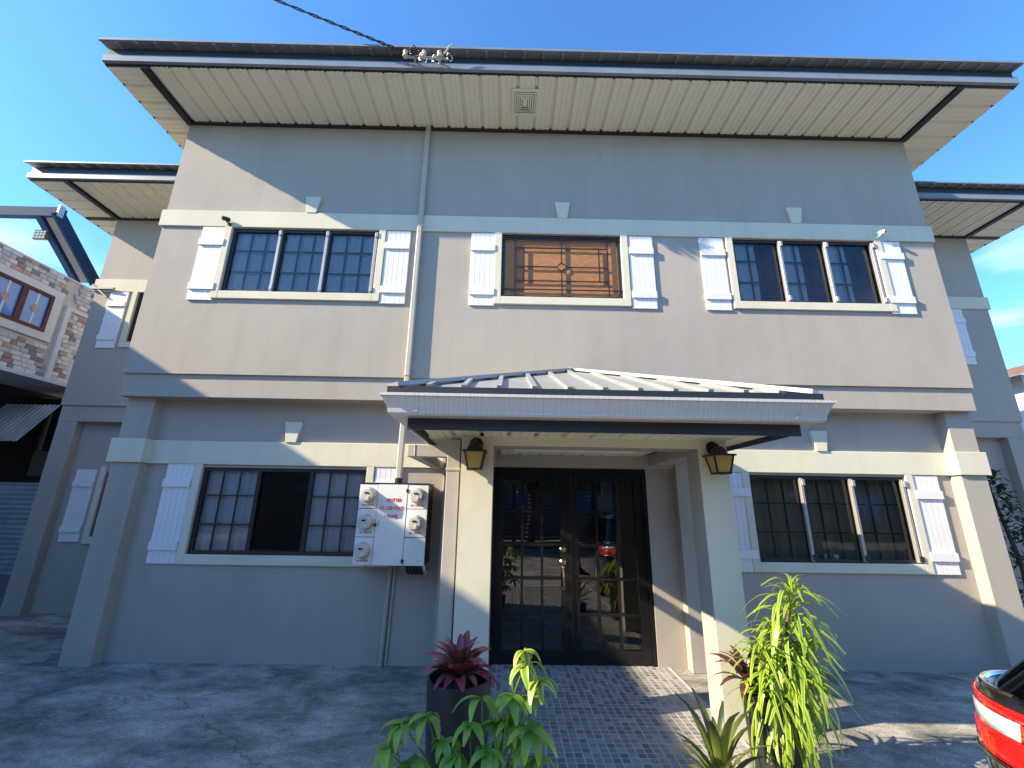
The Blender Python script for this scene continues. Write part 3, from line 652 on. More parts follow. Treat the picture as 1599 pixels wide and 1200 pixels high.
for (c, bk) in ((C0, B0), (C1, B1)):
    ns = (c-bk).cross(AP-bk).normalized(); ns = ns if ns.z > 0 else -ns
    for i in range(1, 8):
        y = c.y+(bk.y-c.y)*i/8; a = Vector((c.x, y, c.z)); tt = (y-c.y)/(AP.y-c.y)
        if tt >= .98: continue
        b = c.lerp(AP, tt); MB().bar(a+ns*.012, b+ns*.012, .035, .035, ns).build('rib', 'porch_roof_metal', PR)
    MB().bar(c+Vector((0, 0, .02)), AP+Vector((0, 0, .02)), .11, .03, Vector((0, 0, 1))).build('hip_cap', 'porch_roof_metal', PR)

# downspout beside the left column
ds = MB(); ds.box(-.60, -.492, -1.10, -1.0, -.01, 2.12)
ds.box(-.605, -.487, -1.105, -.995, 1.86, 1.885)
ds.box(-.94, -.60, -1.095, -1.005, 1.975, 2.075); ds.box(-.94, -.85, -1.005, LY-.001, 1.978, 2.072); ds.box(-.88, -.872, -1.10, -1.0, 1.972, 2.078)
ds.build('downspout', 'pipe_taupe', H, bevel=.004)
# ------------------------------------------------------------------ electrics on the facade
cp = MB(); px = -1.252
cp.box(px-.032, px+.032, -.062, -.0005, 2.985, 6.55)
cp.box(px-.034, px+.034, -.0645, -.0005, 4.885, 4.925); 
cpo = cp.build('conduit_pipe', 'pipe_taupe', bevel=.012)
tag(cpo, 'tall taupe service conduit running down the facade from the soffit to the meter box', 'pipe')
MB().box(px-.032, px+.032, -.062, -.004, 1.83, 2.985).build('conduit_length', 'pipe_taupe', cpo, bevel=.012)
MB().lathe([(.0, 0), (.04, 0), (.04, .06), (.034, .07)], (px, -.033, 1.785), 14).build('coupling', 'iron_black', cpo)

BX0, BX1, BZ0, BZ1, BY0, BY1 = -1.634, -.916, .985, 1.787, -.085, LY-.035
MT = thing('meter_box', 'white electrical meter cabinet with five round meters and red lettering', 'meter box')
MB().box(BX0+.006, BX1-.006, BY0+.02, LY-.0005, BZ0+.004, BZ1-.004).build('cabinet', 'iron_black', MT)
MB().box(BX0-.006, BX1+.012, BY0-.004, BY1, BZ1-.002, BZ1+.012).build('rain_lip', 'iron_black', MT)
c1, c2 = BX0+.195, BX0+.5; zs = [BZ0+(BZ1-BZ0)*k/3 for k in range(4)]; zs[1] = 1.255; zs[2] = 1.535
for k in range(3):
    MB().box(BX0, c1-.004, BY0, BY0+.02, zs[k]+.003, zs[k+1]-.003).build('panel', 'meter_white', MT, bevel=.003)
    MB().box(c2+.004, BX1, BY0, BY0+.02, zs[k]+.003, zs[k+1]-.003).build('panel', 'meter_white', MT, bevel=.003)
DR = MB().box(c1, c2, BY0-.003, BY0+.02, BZ0+.003, BZ1-.003).build('cabinet_door', 'meter_white', MT, bevel=.003)
MB().box(c1-.012, c1+.01, BY0-.018, BY0-.003, 1.36, 1.39).build('latch', 'iron_black', DR); MB().box(c1+.03, c1+.036, BY0-.012, BY0-.003, 1.36, 1.42).build('latch_pin', 'steel', DR)
for z in (1.72, 1.03): MB().box(c2-.012, c2+.012, BY0-.014, BY0-.003, z-.018, z+.018).build('hinge', 'iron_black', DR)
def text(s, x, z, size, par, y, sx=.75):
    cu = bpy.data.curves.new('lettering', 'FONT'); cu.body = s; cu.size = size; cu.align_x = 'CENTER'; cu.extrude = .0008; cu.offset = .0012
    to = bpy.data.objects.new('lettering', cu); COL.objects.link(to); dg = bpy.context.evaluated_depsgraph_get(); me = bpy.data.meshes.new_from_object(to.evaluated_get(dg))
    bpy.data.objects.remove(to); me.materials.clear(); me.materials.append(MATS['red_letter'])
    return put('lettering', me, par, (x, y, z), (math.pi/2, 0, 0), (sx, 1, 1))
cxm = (c1+c2)/2
text('SPLITTER', cxm+.02, 1.607, .048, DR, BY0-.0045, .80); text('115 / 230 VOLTS', cxm, 1.527, .048, DR, BY0-.0045, .75); text('1 PHASE', cxm, 1.447, .048, DR, BY0-.0045, .80)
for (x, z, lit) in ((BX0+.1, 1.672, 1), (BX0+.098, 1.40, 0), (BX0+.096, 1.13, 0), (BX1-.11, 1.672, 1), (BX1-.11, 1.40, 1)):
    mt = MB().lathe([(.0, 0), (.078, 0), (.080, .012), (.072, .02), (.070, .035)], (x, BY0-.0005, z), 24, 'y').build('meter', 'steel', MT, smooth=True)
    MB().lathe([(.069, .03), (.068, .075), (.060, .090), (.0, .094)], (x, BY0, z), 24, 'y').build('meter_cover', 'meter_grey', mt, smooth=True)
    MB().box(x-.02, x+.02, BY0-.097, BY0-.093, z+.012, z+.028).build('display', 'iron_black', mt)
    MB().box(x+.006, x+.026, BY0-.097, BY0-.093, z-.04, z-.012).build('seal', 'lamp_lens', mt)
    b = MB()
    for k in range(11):
        if k in (3,): continue
        h = random.choice((.014, .016, .018)); b.box(x-.062+k*.0115, x-.062+k*.0115+random.choice((.005, .008)), BY0-.0012, BY0-.0002, z-.108, z-.108+h)
    b.build('lettering', 'red_letter', MT)
cb = MB()
for k in range(5):
    x = -1.10+k*.033; cb.tube([(x, .02, BZ0+.01), (x, .02, BZ0-.05-.005*k), (x+.012, .05, BZ0-.085), (x+.02, .12, BZ0-.09), (x+.02, LY-.005, BZ0-.08)], .014, 8)
cb.build('cable_loops', 'cable_black', MT, smooth=True)
MB().tube([(-.935, .0, BZ0+.01), (-.925, -.005, BZ0-.04), (-.915, .03, BZ0-.085), (-.915, .10, BZ0-.09)], .018, 10).build('cable_elbow', 'steel', MT, smooth=True)
gc = MB(); gc.tube([(-1.325, LY-.024, .99), (-1.335, LY-.024, .5), (-1.345, LY-.024, .005)], .022, 10)
o = gc.build('ground_conduit', 'pipe_taupe', smooth=True); tag(o, 'thick taupe conduit dropping from the meter box to the ground at the drain', 'pipe')
gc = MB(); gc.tube([(-1.275, LY-.014, .99), (-1.285, LY-.014, .5), (-1.295, LY-.014, .005)], .012, 8)
o = gc.build('ground_conduit', 'pipe_taupe', smooth=True); tag(o, 'thin conduit beside the thick one below the meter box', 'pipe')
dr = MB(); dr.lathe([(.0, .002), (.05, .004), (.055, .016), (.078, .018), (.085, .0)], (-1.35, .06, 0), 20)
dro = dr.build('floor_drain', 'drain_grey', smooth=True); tag(dro, 'round floor drain in the concrete at the foot of the conduits', 'drain')
for a in range(4):
    MB().bar((-1.35-.045, .06+(a-1.5)*.022, .012), (-1.35+.045, .06+(a-1.5)*.022, .012), .006, .006).build('drain_bar', 'drain_grey', dro)

# lanterns on the columns
def lantern(x, y, z, label):
    T = thing('wall_lantern', label, 'lantern', (x, y, z), 'lanterns on the porch columns')
    b = MB(); b.lathe([(.0, 0), (.048, 0), (.052, .008), (.046, .016), (.0, .02)], (0, 0, .075), 20, 'y')
    b.tube([(0, -.015, .075), (0, -.05, .095), (0, -.085, .085), (0, -.095, .05)], .012, 8); b.build('bracket', 'iron_black', T, smooth=True)
    d = MB(); d.lathe([(.062, .0), (.060, .022), (.048, .048), (.026, .064), (.0, .069)], (0, -.095, .012), 20); d.build('dome', 'iron_black', T, smooth=True)
    c = MB(); s = .088; c.prism([(-s, -s-.095), (s, -s-.095), (s, s-.095), (-s, s-.095)], 'z', .004, .016); c.build('cap', 'iron_black', T, bevel=.003)
    u, l, zu, zl = .070, .047, .004, -.115; fr = MB()
    for (sx, sy) in ((-1, -1), (1, -1), (1, 1), (-1, 1)): fr.bar((sx*u, sy*u-.095, zu), (sx*l, sy*l-.095, zl), .011, .011, (0, 1, 0))
    fr.box(-l-.007, l+.007, -l-.102, l-.088, zl-.010, zl+.002); fr.build('cage', 'iron_black', T)
    for (a, c_) in (((-1, -1), (1, -1)), ((1, -1), (1, 1)), ((-1, 1), (-1, -1)), ((1, 1), (-1, 1))):
        MB().quad((a[0]*l*.97, a[1]*l*.97-.095, zl), (c_[0]*l*.97, c_[1]*l*.97-.095, zl), (c_[0]*u*.97, c_[1]*u*.97-.095, zu), (a[0]*u*.97, a[1]*u*.97-.095, zu)).build('glass', 'amber_glass', T)
    MB().lathe([(.0, -.13), (.01, -.128), (.008, -.115)], (0, -.095, 0), 8).build('finial', 'iron_black', T); T.scale = (1.1, 1.1, 1.1)
lantern(-.355, CY0, 1.995, 'black wall lantern with amber glass on the column beside the downspout')
lantern(1.625, CY0, 1.995, 'black wall lantern with amber glass on the column above the dracaena')

# security cameras
def cctv(x, y, z, m, d, label):
    T = thing('security_camera', label, 'camera', (x, y, z))
    MB().lathe([(.0, 0), (.026, 0), (.026, .012), (.0, .014)], (0, 0, 0), 14, 'y').build('base', m, T, smooth=True)
    MB().tube([(0, -.01, 0), (0, -.05, .0), (d*.02, -.06, .03)], .009, 8).build('arm', m, T, smooth=True)
    a = Vector((d*.02, -.055, .042)); v = Vector((d*.5, -.8, -.25)).normalized()
    MB().tube([a-v*.045, a-v*.04, a+v*.04, a+v*.045], [.02, .027, .027, .022], 14).build('body', m, T, smooth=True)
    MB().tube([a+v*.045, a+v*.05], [.019, .016], 12).build('lens', 'iron_black', T)
cctv(-3.66, -.024, 4.955, 'iron_black', -1, 'small black security camera above the top corner of the upstairs window with white curtains')
cctv(4.60, -.024, 4.965, 'white_paint', 1, 'small white security camera above the top corner of the upstairs window with plum curtains')

# service drop
RK = thing('insulator_rack', 'steel rack of ceramic spool insulators with looped wires on the roof edge', 'insulator', (-1.08, EY-.04, 6.69))
MB().bar((-.33, -.05, .0), (.20, -.05, -.02), .03, .02).build('rack_bar', 'steel', RK)
MB().bar((-.20, -.05, -.01), (-.20, .06, -.03), .02, .012).bar((.10, -.05, -.015), (.10, .06, -.03), .02, .012).build('rack_bracket', 'steel', RK)
for x in (-.30, -.08, .10):
    MB().lathe([(.0, -.04), (.028, -.04), (.03, -.03), (.018, -.012), (.018, .012), (.03, .03), (.028, .04), (.0, .04)], (x, -.085, -.005), 14).build('insulator', 'ceramic', RK, smooth=True)
for (x, r, dz, m) in ((-.09, .06, -.07, 'steel'), (.06, .055, -.09, 'steel'), (.15, .05, -.06, 'cable_black'), (-.2, .07, .03, 'cable_black'), (.22, .045, -.05, 'steel')):
    MB().tube([(x+r*.8*math.cos(t*math.pi/8), -.09+.02*math.sin(t), dz+r*math.sin(t*math.pi/8)) for t in range(17)], .006, 6).build('wire_loop', m, RK, smooth=True)
MB().tube([(.12, -.07, -.01), (.18, -.08, .06), (.21, -.09, .13), (.25, -.10, .15)], [.012, .011, .009, .006], 8).build('cable_tail', 'ceramic', RK, smooth=True)
for ph in (0, 2.1, 4.2):
    pass
cabs = MB()
A = Vector((-1.30, EY-.10, 6.70)); B = Vector((-15, -2.2, 12.4))
for ph in (0.0, math.pi):
    pts = []
    for i in range(160):
        t = (i/159)**1.6; q = A.lerp(B, t); q.z -= 0.7*t*(1-t); a = ph+i*.9; rr = .011
        pts.append(q+Vector((0, rr*math.cos(a), rr*math.sin(a))))
    cabs.tube(pts, .0085, 5)
tag(cabs.build('service_cable', 'cable_black', smooth=True), 'twisted black overhead service cable reaching the insulator rack', 'cable')
up_ = thing('utility_pole', 'concrete utility pole carrying the overhead service cable', 'pole', (-15.1, -2.2, 0))
MB().tube([(0, 0, 0), (0, 0, 12.8)], [.16, .10], 12).build('shaft', 'plain_render', up_); MB().bar((0, -.2, 12.4), (0, .2, 12.4), .08, .08).build('crossarm', 'plain_render', up_)

hk = MB(); A = Vector((XR, .12, 3.13)); 
cbl = thing('side_cable', 'pale cable running from the corner of the house to the neighbour', 'cable', (XR, .12, 3.12))
MB().tube([(0, 0, 0), (.06, .02, .02), (.5, .5, .16), (2.5, 2.4, .75), (8.3, 8.0, 2.5)], .012, 6).build('strand', 'steel', cbl)
MB().tube([(0, 0, -.01), (.05, 0, .0), (.07, 0, -.06), (.05, 0, -.12), (.0, 0, -.14)], .007, 6).build('hook', 'steel', cbl)

# ------------------------------------------------------------------ neighbour on the left
NB = thing('brick_house', 'neighbouring house clad in mixed brown, grey and white stones with a maroon window', 'house', (-9, 0, 0))
NZ = 5.86
nb = MB(); nb.box(-7, -.02, -5.0, 4.62, 3.75, NZ-.02); nb.build('wall', 'mortar', NB)
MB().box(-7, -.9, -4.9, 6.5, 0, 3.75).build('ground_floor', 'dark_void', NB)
MB().box(-7, .16, -5.0, 4.75, 3.70, 3.77).build('ledge', 'pale_render', NB)
MB().box(-7, .02, -5.02, 4.64, NZ-.02, NZ+.01).build('coping', 'pale_render', NB)
nwin = (1.95, 2.95, 4.62, 5.36)
smesh = {}; KS = ('stone_white', 'stone_grey', 'stone_blue', 'stone_rust', 'stone_tan')
for mn in KS:
    for wd in (.10, .14, .19): smesh[(mn, wd)] = MB().box(-.02, .012, .004, wd-.004, .004, .082).mesh('stone', mn)
spots = []
for r_ in range(24):
    z = 3.80+r_*.086; y = 1.32+(r_ % 3)*.05
    while y < 4.5:
        wd = random.choice((.10, .14, .14, .19))
        if not (z+.09 > nwin[2]-.15 and z < nwin[3]+.15 and y+wd > nwin[0]-.17 and y < nwin[1]+.17) and not (y < 3.305 and y+wd > 3.215) and not (y+wd > 3.3 and z+.09 > 5.22 and z < 5.30):
            spots.append((y, z, wd, random.choices(KS, (12, 6, 4, 3, 2))[0]))
        y += wd
spots.sort(key=lambda q: (q[0] < 1.7, q[0]))
for (y, z, wd, mn) in spots[:300]: put('stone', smesh[(mn, wd)], NB, (0, y, z))
rest = spots[300:]
for r_ in range(24):
    y = -4.95+(r_ % 3)*.05
    while y < 1.2:
        wd = random.choice((.10, .14, .14, .19)); rest.append((y, 3.80+r_*.086, wd, random.choices(KS, (12, 6, 4, 3, 2))[0])); y += wd
for mn in KS:
    b = MB()
    for (y, z, wd, m_) in rest:
        if m_ == mn: b.box(-.02, .012, y+.004, y+wd-.004, z+.004, z+.082)
    if b.v: o = b.build('stone_cladding', mn, NB); o['kind'] = 'stuff'
wt = MB(); y0, y1, z0, z1 = nwin; wt.box(-.019, .03, y0-.17, y0, z0-.15, z1+.15); wt.box(-.019, .03, y1, y1+.17, z0-.15, z1+.15); wt.box(-.019, .03, y0, y1, z1, z1+.15); wt.box(-.019, .03, y0, y1, z0-.15, z0)
wt.build('window_surround', 'pale_render', NB)
wf = MB(); wf.box(.0, .05, y0, y0+.06, z0, z1); wf.box(.0, .05, y1-.06, y1, z0, z1); wf.box(0, .05, y0+.06, y1-.06, z1-.06, z1); wf.box(0, .05, y0+.06, y1-.06, z0, z0+.06); wf.box(0, .05, (y0+y1)/2-.05, (y0+y1)/2+.05, z0+.06, z1-.06)
NWN = wf.build('window', 'maroon', NB)
mat('sky_glass', (0.07, 0.26, 0.72), 0.08, spec=0.8)  # blue-stained glass, with the sky's reflection put into the colour
for (a, b) in ((y0+.06, (y0+y1)/2-.05), ((y0+y1)/2+.05, y1-.06)):
    MB().box(.01, .02, a, b, z0+.06, z1-.06).build('pane', 'sky_glass', NWN)
    c = (a+b)/2; MB().box(.02, .024, c-.018, c+.018, z0+.06, z1-.06).build('pane_stripe', 'pale_render', NWN)
    zc = (z0+z1)/2; MB().prism([(c-.08, zc), (c, zc-.09), (c+.08, zc), (c, zc+.09)], 'x', .02, .028).build('pane_diamond', 'stone_tan', NWN)
MB().box(-.019, .05, 3.215, 3.305, 3.77, 5.30).box(-.019, .05, 3.305, 4.64, 5.22, 5.30).build('corner_trim', 'pale_render', NB)
CN = thing('roof_canopy', 'dark blue steel roof canopy frame above the stone-clad wall', 'canopy', (-9, 0, NZ))
z_ = 7.0-NZ
MB().bar((-2.2, 2.6, z_), (.05, 2.6, z_), .12, .20).build('beam', 'canopy_steel', CN)
MB().bar((.02, 2.52, z_-.02), (.02, 3.62, z_-.98), .05, .24, (0, .66, .75)).build('rafter', 'canopy_steel', CN)
MB().bar((-.14, 2.60, z_-.06), (-.14, 3.62, z_-.96), .26, .05, (0, .66, .75)).build('rafter_soffit', 'plain_render', CN)
MB().bar((-.36, 2.60, z_-.06), (-.36, 3.62, z_-.96), .12, .16, (0, .66, .75)).build('rafter', 'canopy_steel', CN)
MB().box(.03, .07, 2.50, 2.60, z_-.12, z_+.12).build('beam_end', 'zinc', CN)
FL = thing('floodlight', 'square yellowish floodlight under the dark canopy frame', 'lamp', (-9.45, 2.78, 6.62))
MB().box(-.13, .13, -.03, .03, -.10, .10).build('housing', 'bracket_brown', FL)
for i in range(4):
    for k in range(3): MB().box(-.12+i*.062, -.12+i*.062+.045, -.038, -.03, -.085+k*.06, -.085+k*.06+.042).build('lens', 'lamp_lens', FL)
MB().bar((0, 0, .1), (.05, .0, .32), .02, .02).build('bracket', 'steel', FL)
AW = thing('corrugated_awning', 'weathered corrugated sheet awning below the stone-clad wall', 'awning', (-9, 0, 2.55))
sheet('sheet', ribbed((-1.2, 3.0, .0), (1.35, 0, 0), (0, .55, .78), .09, .02, .02), 'zinc', AW)
MB().box(-1.25, -1.19, 2.98, 3.02, -.03, .85).build('frame', 'bracket_brown', AW)
MB().box(-.05, .0, 3.55, 3.6, -.1, .8).build('frame', 'bracket_brown', AW)
FE = thing('corrugated_fence', 'corrugated grey sheet fence between the two houses', 'fence', (-9.9, 3.0, 0))
fb = MB(); zz = .35; pts = []
while zz < 1.83:
    pts += [(0, zz), (-.022, zz+.02), (-.022, zz+.04), (0, zz+.06)]; zz += .08
for i in range(len(pts)-1): fb.quad((0, pts[i][0], pts[i][1]), (2.75, pts[i][0], pts[i][1]), (2.75, pts[i+1][0], pts[i+1][1]), (0, pts[i+1][0], pts[i+1][1]))
sheet('sheet', fb, 'zinc', FE); MB().box(0, 2.75, .005, .06, 0, .35).build('plinth', 'plain_render', FE)
MB().box(0, 2.75, -.03, .05, 1.84, 1.89).build('rail', 'iron_black', FE)
SH = thing('shed', 'dark lean-to shed behind the corrugated fence', 'shed', (-9.9, 4.2, 0))
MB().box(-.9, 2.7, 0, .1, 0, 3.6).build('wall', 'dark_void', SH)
for k in range(3):
    MB().box(.15+k*.8, .75+k*.8, -.03, -.001, 2.0, 2.5).build('window', 'plain_render', SH)
BR = thing('wall_bracket', 'grey metal arm bracket fixed to the side wing beside its upstairs shutter', 'bracket', (-7.15, WY, 5.0))
MB().bar((-.06, -.03, .03), (.35, -.06, .02), .03, .03).bar((-.06, -.03, .1), (.25, -.04, -.14), .025, .025).build('arm', 'bracket_brown', BR)

# ------------------------------------------------------------------ neighbour on the right
FR = thing('far_house', 'house with a sloping brown eave seen past the right wing', 'house', (13.6, 6.0, 0))
MB().box(0, 8, 0, 7, 0, 5.15).build('wall', 'pale_render', FR)
MB().prism([(-.6, 5.0), (8.6, 7.6), (8.6, 7.75), (-.6, 5.18)], 'y', -.7, 7.7).build('roof', 'roof_brown', FR)
MB().box(.05, .9, -.03, -.001, 4.2, 4.85).build('window_frame', 'white_paint', FR); MB().box(.1, .85, -.04, -.03, 4.25, 4.8).build('window', 'sky_glass', FR)

# ------------------------------------------------------------------ across the yard, behind the camera: gate, fence, house, trees
GT = thing('slatted_gate', 'dark horizontal slat gate across the yard from the porch', 'gate', (0, -10.5, 0))
for k in range(15): MB().box(-5.5, 3.0, -.02, .02, .12+k*.14, .12+k*.14+.085).build('slat', 'slat_dark', GT)
for x in (-5.5, -2.6, .2, 3.0): MB().box(x-.06, x+.06, -.07, -.02, 0, 2.3).build('post', 'iron_black', GT)
OW = MB().box(3.1, 11, -10.7, -10.4, 0, 2.0).build('yard_wall', 'plain_render'); tag(OW, 'plain rendered yard wall beside the slatted gate', 'wall')
OW = MB().box(-9, -5.7, -10.7, -10.4, 0, 2.0).build('yard_wall', 'plain_render'); tag(OW, 'short rendered yard wall on the stone-clad house side of the gate', 'wall')
OH = thing('opposite_house', 'long plain rendered row house across the street behind the gate', 'house', (0, -20, 0))
MB().box(-30, 30, -8, 0, 0, 4.6).build('wall', 'plain_render', OH)
MB().prism([(-8.8, 4.4), (.8, 4.4), (-4, 7.2)], 'x', -30.6, 30.6).build('roof', 'roof_brown', OH)
for x in range(-28, 28, 4): MB().box(x, x+1.5, .001, .05, 1.2, 2.5).build('window', 'sky_glass', OH)

def leaf_mesh(name, m, ln, wd, droop, nseg=4, fold=.25, tip=1.0):
    """one blade along +Y, bending down, folded along its midrib"""
    me = bpy.data.meshes.new(name); v = []; f = []; uvs = []
    for i in range(nseg+1):
        t = i/nseg; y = ln*t*math.cos(droop*t*.6); z = -ln*t*math.sin(droop*t*.6)*t; ww = wd*.5*(math.sin(math.pi*min(.965, t**.85*.88+.085))**.62)
        if tip < 1: ww = wd*.5*(min(1, .6+t*1.0) if t < .55 else (1-(t-.55)/.45*.97)**.42)
        v += [(-ww, y, z+fold*ww), (0, y, z), (ww, y, z+fold*ww)]; uvs += [(0.0, t), (.5, t), (1.0, t)]
    for i in range(nseg):
        a = i*3; f += [(a, a+1, a+4, a+3), (a+1, a+2, a+5, a+4)]
    me.from_pydata(v, [], f); ul = me.uv_layers.new(name='UVMap')
    for pl_ in me.polygons:
        for li in pl_.loop_indices: ul.data[li].uv = uvs[me.loops[li].vertex_index]
    me.materials.append(MATS[m]); me.polygons.foreach_set('use_smooth', [True]*len(me.polygons)); me.update(); return me

def leafcloud(name, m, pts, size, parent):
    me = bpy.data.meshes.new(name); v = []; f = []; uvs = []
    for q in pts:
        d = Vector((random.gauss(0, 1), random.gauss(0, 1), random.gauss(0, .6)-.3)).normalized(); s = d.cross(Vector((0, 0, 1)));
        if s.length < .1: s = Vector((1, 0, 0))
        s.normalize(); L_ = size*random.uniform(.6, 1.3); W_ = L_*.42; i = len(v); n_ = s.cross(d)*W_*.25
        v += [q, q+d*L_*.5+s*W_*.5+n_, q+d*L_, q+d*L_*.5-s*W_*.5+n_]; f.append((i, i+1, i+2, i+3)); rr = random.random(); uvs += [(.5, rr*.5), (.9, rr), (.5, rr), (.1, rr)]
    me.from_pydata([tuple(q) for q in v], [], f); ul = me.uv_layers.new(name='UVMap')
    for k, l in enumerate(me.loops): ul.data[k].uv = uvs[l.vertex_index]
    me.materials.append(MATS[m]); return put(name, me, parent)
def tree(x, y, h, r, n, label):
    T = thing('tree', label, 'tree', (x, y, 0), 'trees across the street')
    b = MB(); b.tube([(0, 0, 0), (.1, .05, h*.3), (.0, .1, h*.6), (.1, 0, h*.85)], [.22, .17, .11, .04], 8)
    cl = []
    for k in range(9):
        a = k*2.4; e = Vector((math.cos(a)*r*.65, math.sin(a)*r*.65, h*(.5+.45*random.random()))); b.tube([(0, .05, h*.4), (e*.5+Vector((0, 0, h*.28))), e], [.08, .05, .02], 6); cl.append((e, r*random.uniform(.35, .55)))
    b.build('trunk', 'trunk', T, smooth=True); pts = []
    for k in range(n):
        c, rr = random.choice(cl); d = Vector((random.gauss(0, 1), random.gauss(0, 1), random.gauss(0, .8))).normalized()*rr*random.random()**.4; pts.append(c+d)
    leafcloud('crown', 'leaf_tree', pts, .28, T)
tree(-8.5, -14, 6.5, 2.6, 2600, 'broad dark leafy tree across the street behind the short yard wall')
for (x, y, h, r, lab) in ((-19, -13, 7.5, 3.0, 'tall leafy tree at the stone-clad house end of the street'), (-14, -15, 7, 2.8, 'leafy tree between the end tree and the short yard wall'), (11.5, -14, 7, 2.8, 'leafy tree just past the end of the plain yard wall'),
                         (16.5, -12.5, 7.5, 3.0, 'tall leafy tree second past the plain yard wall'), (22, -13, 8, 3.2, 'tallest leafy tree, third past the plain yard wall')):
    tree(x, y, h, r, 2600, lab)
tree(6.5, -13.5, 6.0, 2.4, 2600, 'leafy tree across the street behind the plain yard wall')
tree(-3.5, -12.6, 5.0, 2.0, 2600, 'leafy tree just behind the middle of the slatted gate')
tree(3.6, -12.8, 5.4, 2.1, 2600, 'leafy tree behind the end of the slatted gate at the plain wall')
tree(1.0, -15, 5.2, 1.9, 1800, 'small leafy tree behind the slatted gate')

# ------------------------------------------------------------------ potted plants
def pot(x, y, r0, r1, h, label, grp=None):
    T = thing('planter_pot', label, 'pot', (x, y, 0), grp)
    MB().lathe([(.0, 0), (r0, 0), (r0+.004, .01), (r1, h-.004), (r1, h), (r1-.016, h), (r1-.018, h-.07), (.0, h-.07)], (0, 0, 0), 40).build('shell', 'pot_black', T, smooth=True)
    MB().lathe([(.0, h-.062), (r1-.02, h-.066)], (0, 0, 0), 24).build('soil', 'soil', T)
    return T
pot(-.36, -1.775, .165, .192, .60, 'tall black cylinder pot holding the purple bromeliad')
pot(1.62, -1.57, .14, .17, .46, 'black pot holding the drooping yellow-green dracaena')

def leafobj(par, me, pos, az, pitch, sc=1.0, roll=0.0):
    q = (Matrix.Rotation(az, 4, 'Z') @ Matrix.Rotation(pitch, 4, 'X') @ Matrix.Rotation(roll, 4, 'Y'))
    o = put('leaf', me, par, pos, q.to_euler(), (sc, sc, sc)); return o
def bromeliad(x, y, z, rings, meshes, label, spread=.02):
    T = thing('bromeliad', label, 'plant', (x, y, z))
    for (n, pitch, sc, h) in rings:
        a0 = random.random()*6
        for k in range(n):
            a = a0+2*math.pi*k/n+random.uniform(-.2, .2)
            leafobj(T, random.choice(meshes), (-math.sin(a)*spread, math.cos(a)*spread, h), a, pitch+random.uniform(-.14, .14), sc*random.uniform(.85, 1.12), random.uniform(-.25, .25))
    b = MB(); b.lathe([(.0, -.05), (.03, -.05), (.025, .03), (.0, .05)], (0, 0, 0), 10); b.build('stem', 'trunk', T)
    return T
bm_ = [leaf_mesh('bromeliad_leaf', 'leaf_bromeliad', .19, .062, .8, 6, .4, .5), leaf_mesh('bromeliad_leaf', 'leaf_bromeliad', .21, .058, .5, 6, .45, .5)]
bromeliad(-.36, -1.775, .56, ((7, 1.3, .85, .10), (10, 1.05, 1.0, .08), (13, .72, 1.08, .05), (14, .42, 1.08, .04)), bm_, 'purple-red bromeliad rosette in the tall cylinder pot')
bd_ = [leaf_mesh('bromeliad_leaf', 'leaf_bromeliad_dark', .22, .05, .8, 5, .35, .5)]
bromeliad(1.52, -1.50, .48, ((5, 1.2, .9, .05), (8, .85, 1.05, .03), (8, .4, 1.0, .02)), bd_, 'dark maroon bromeliad tucked behind the dracaena in the same pot')
bg_ = [leaf_mesh('bromeliad_leaf', 'leaf_bromeliad_green', .26, .035, .5, 6, .4, .5)]
bromeliad(1.06, -2.02, .10, ((6, 1.32, 1.4, .16), (8, 1.05, 1.15, .12), (10, .7, 1.0, .08), (10, .4, .95, .05)), bg_, 'olive green upright bromeliad at the edge of the tiled porch floor')
MB().lathe([(.0, 0), (.11, 0), (.13, .13), (.12, .13), (.0, .11)], (0, 0, 0), 20).build('grow_pot', 'pot_black', bpy.data.objects['bromeliad.002'], (0, 0, -.10), smooth=True)

# dracaena: drooping strap leaves in whorls round leaning stems
DT = thing('dracaena', 'tall drooping dracaena with narrow yellow-edged leaves beside the right column', 'plant', (1.66, -1.60, .40))
dl = [leaf_mesh('strap_leaf', 'leaf_dracaena', .27, .026, 1.7, 6, .3), leaf_mesh('strap_leaf', 'leaf_dracaena', .24, .024, 1.2, 6, .3), leaf_mesh('strap_leaf', 'leaf_dracaena', .30, .027, 2.1, 6, .3)]
heads = [((.16, -.04, .70), 80, 1.08, .44), ((-.12, -.06, .33), 54, 1.0, .28), ((.10, -.13, .20), 74, 1.15, .32), ((.03, .05, .42), 40, .95, .24), ((.20, -.04, .34), 48, 1.1, .28), ((-.17, -.12, .12), 44, 1.05, .22)]
for (hx_, hy_, hz_), n, sc, dep in heads:
    MB().tube([(0, 0, -.02), (hx_*.5, hy_*.5, hz_*.55), (hx_, hy_, hz_)], [.014, .011, .006], 7).build('stem', 'trunk', DT, smooth=True)
    for k in range(n):
        t = k/n; a = k*2.399963; pitch = 1.3-1.35*t**.6+random.uniform(-.2, .2)
        pz = hz_-dep*t; f_ = max(0, min(1, pz/hz_)) if hz_ else 0
        leafobj(DT, random.choice(dl), (hx_*f_**.8, hy_*f_**.8, pz), a, pitch, sc*random.uniform(.8, 1.15)*(.62+.45*min(1, t*3)), random.uniform(-.3, .3))

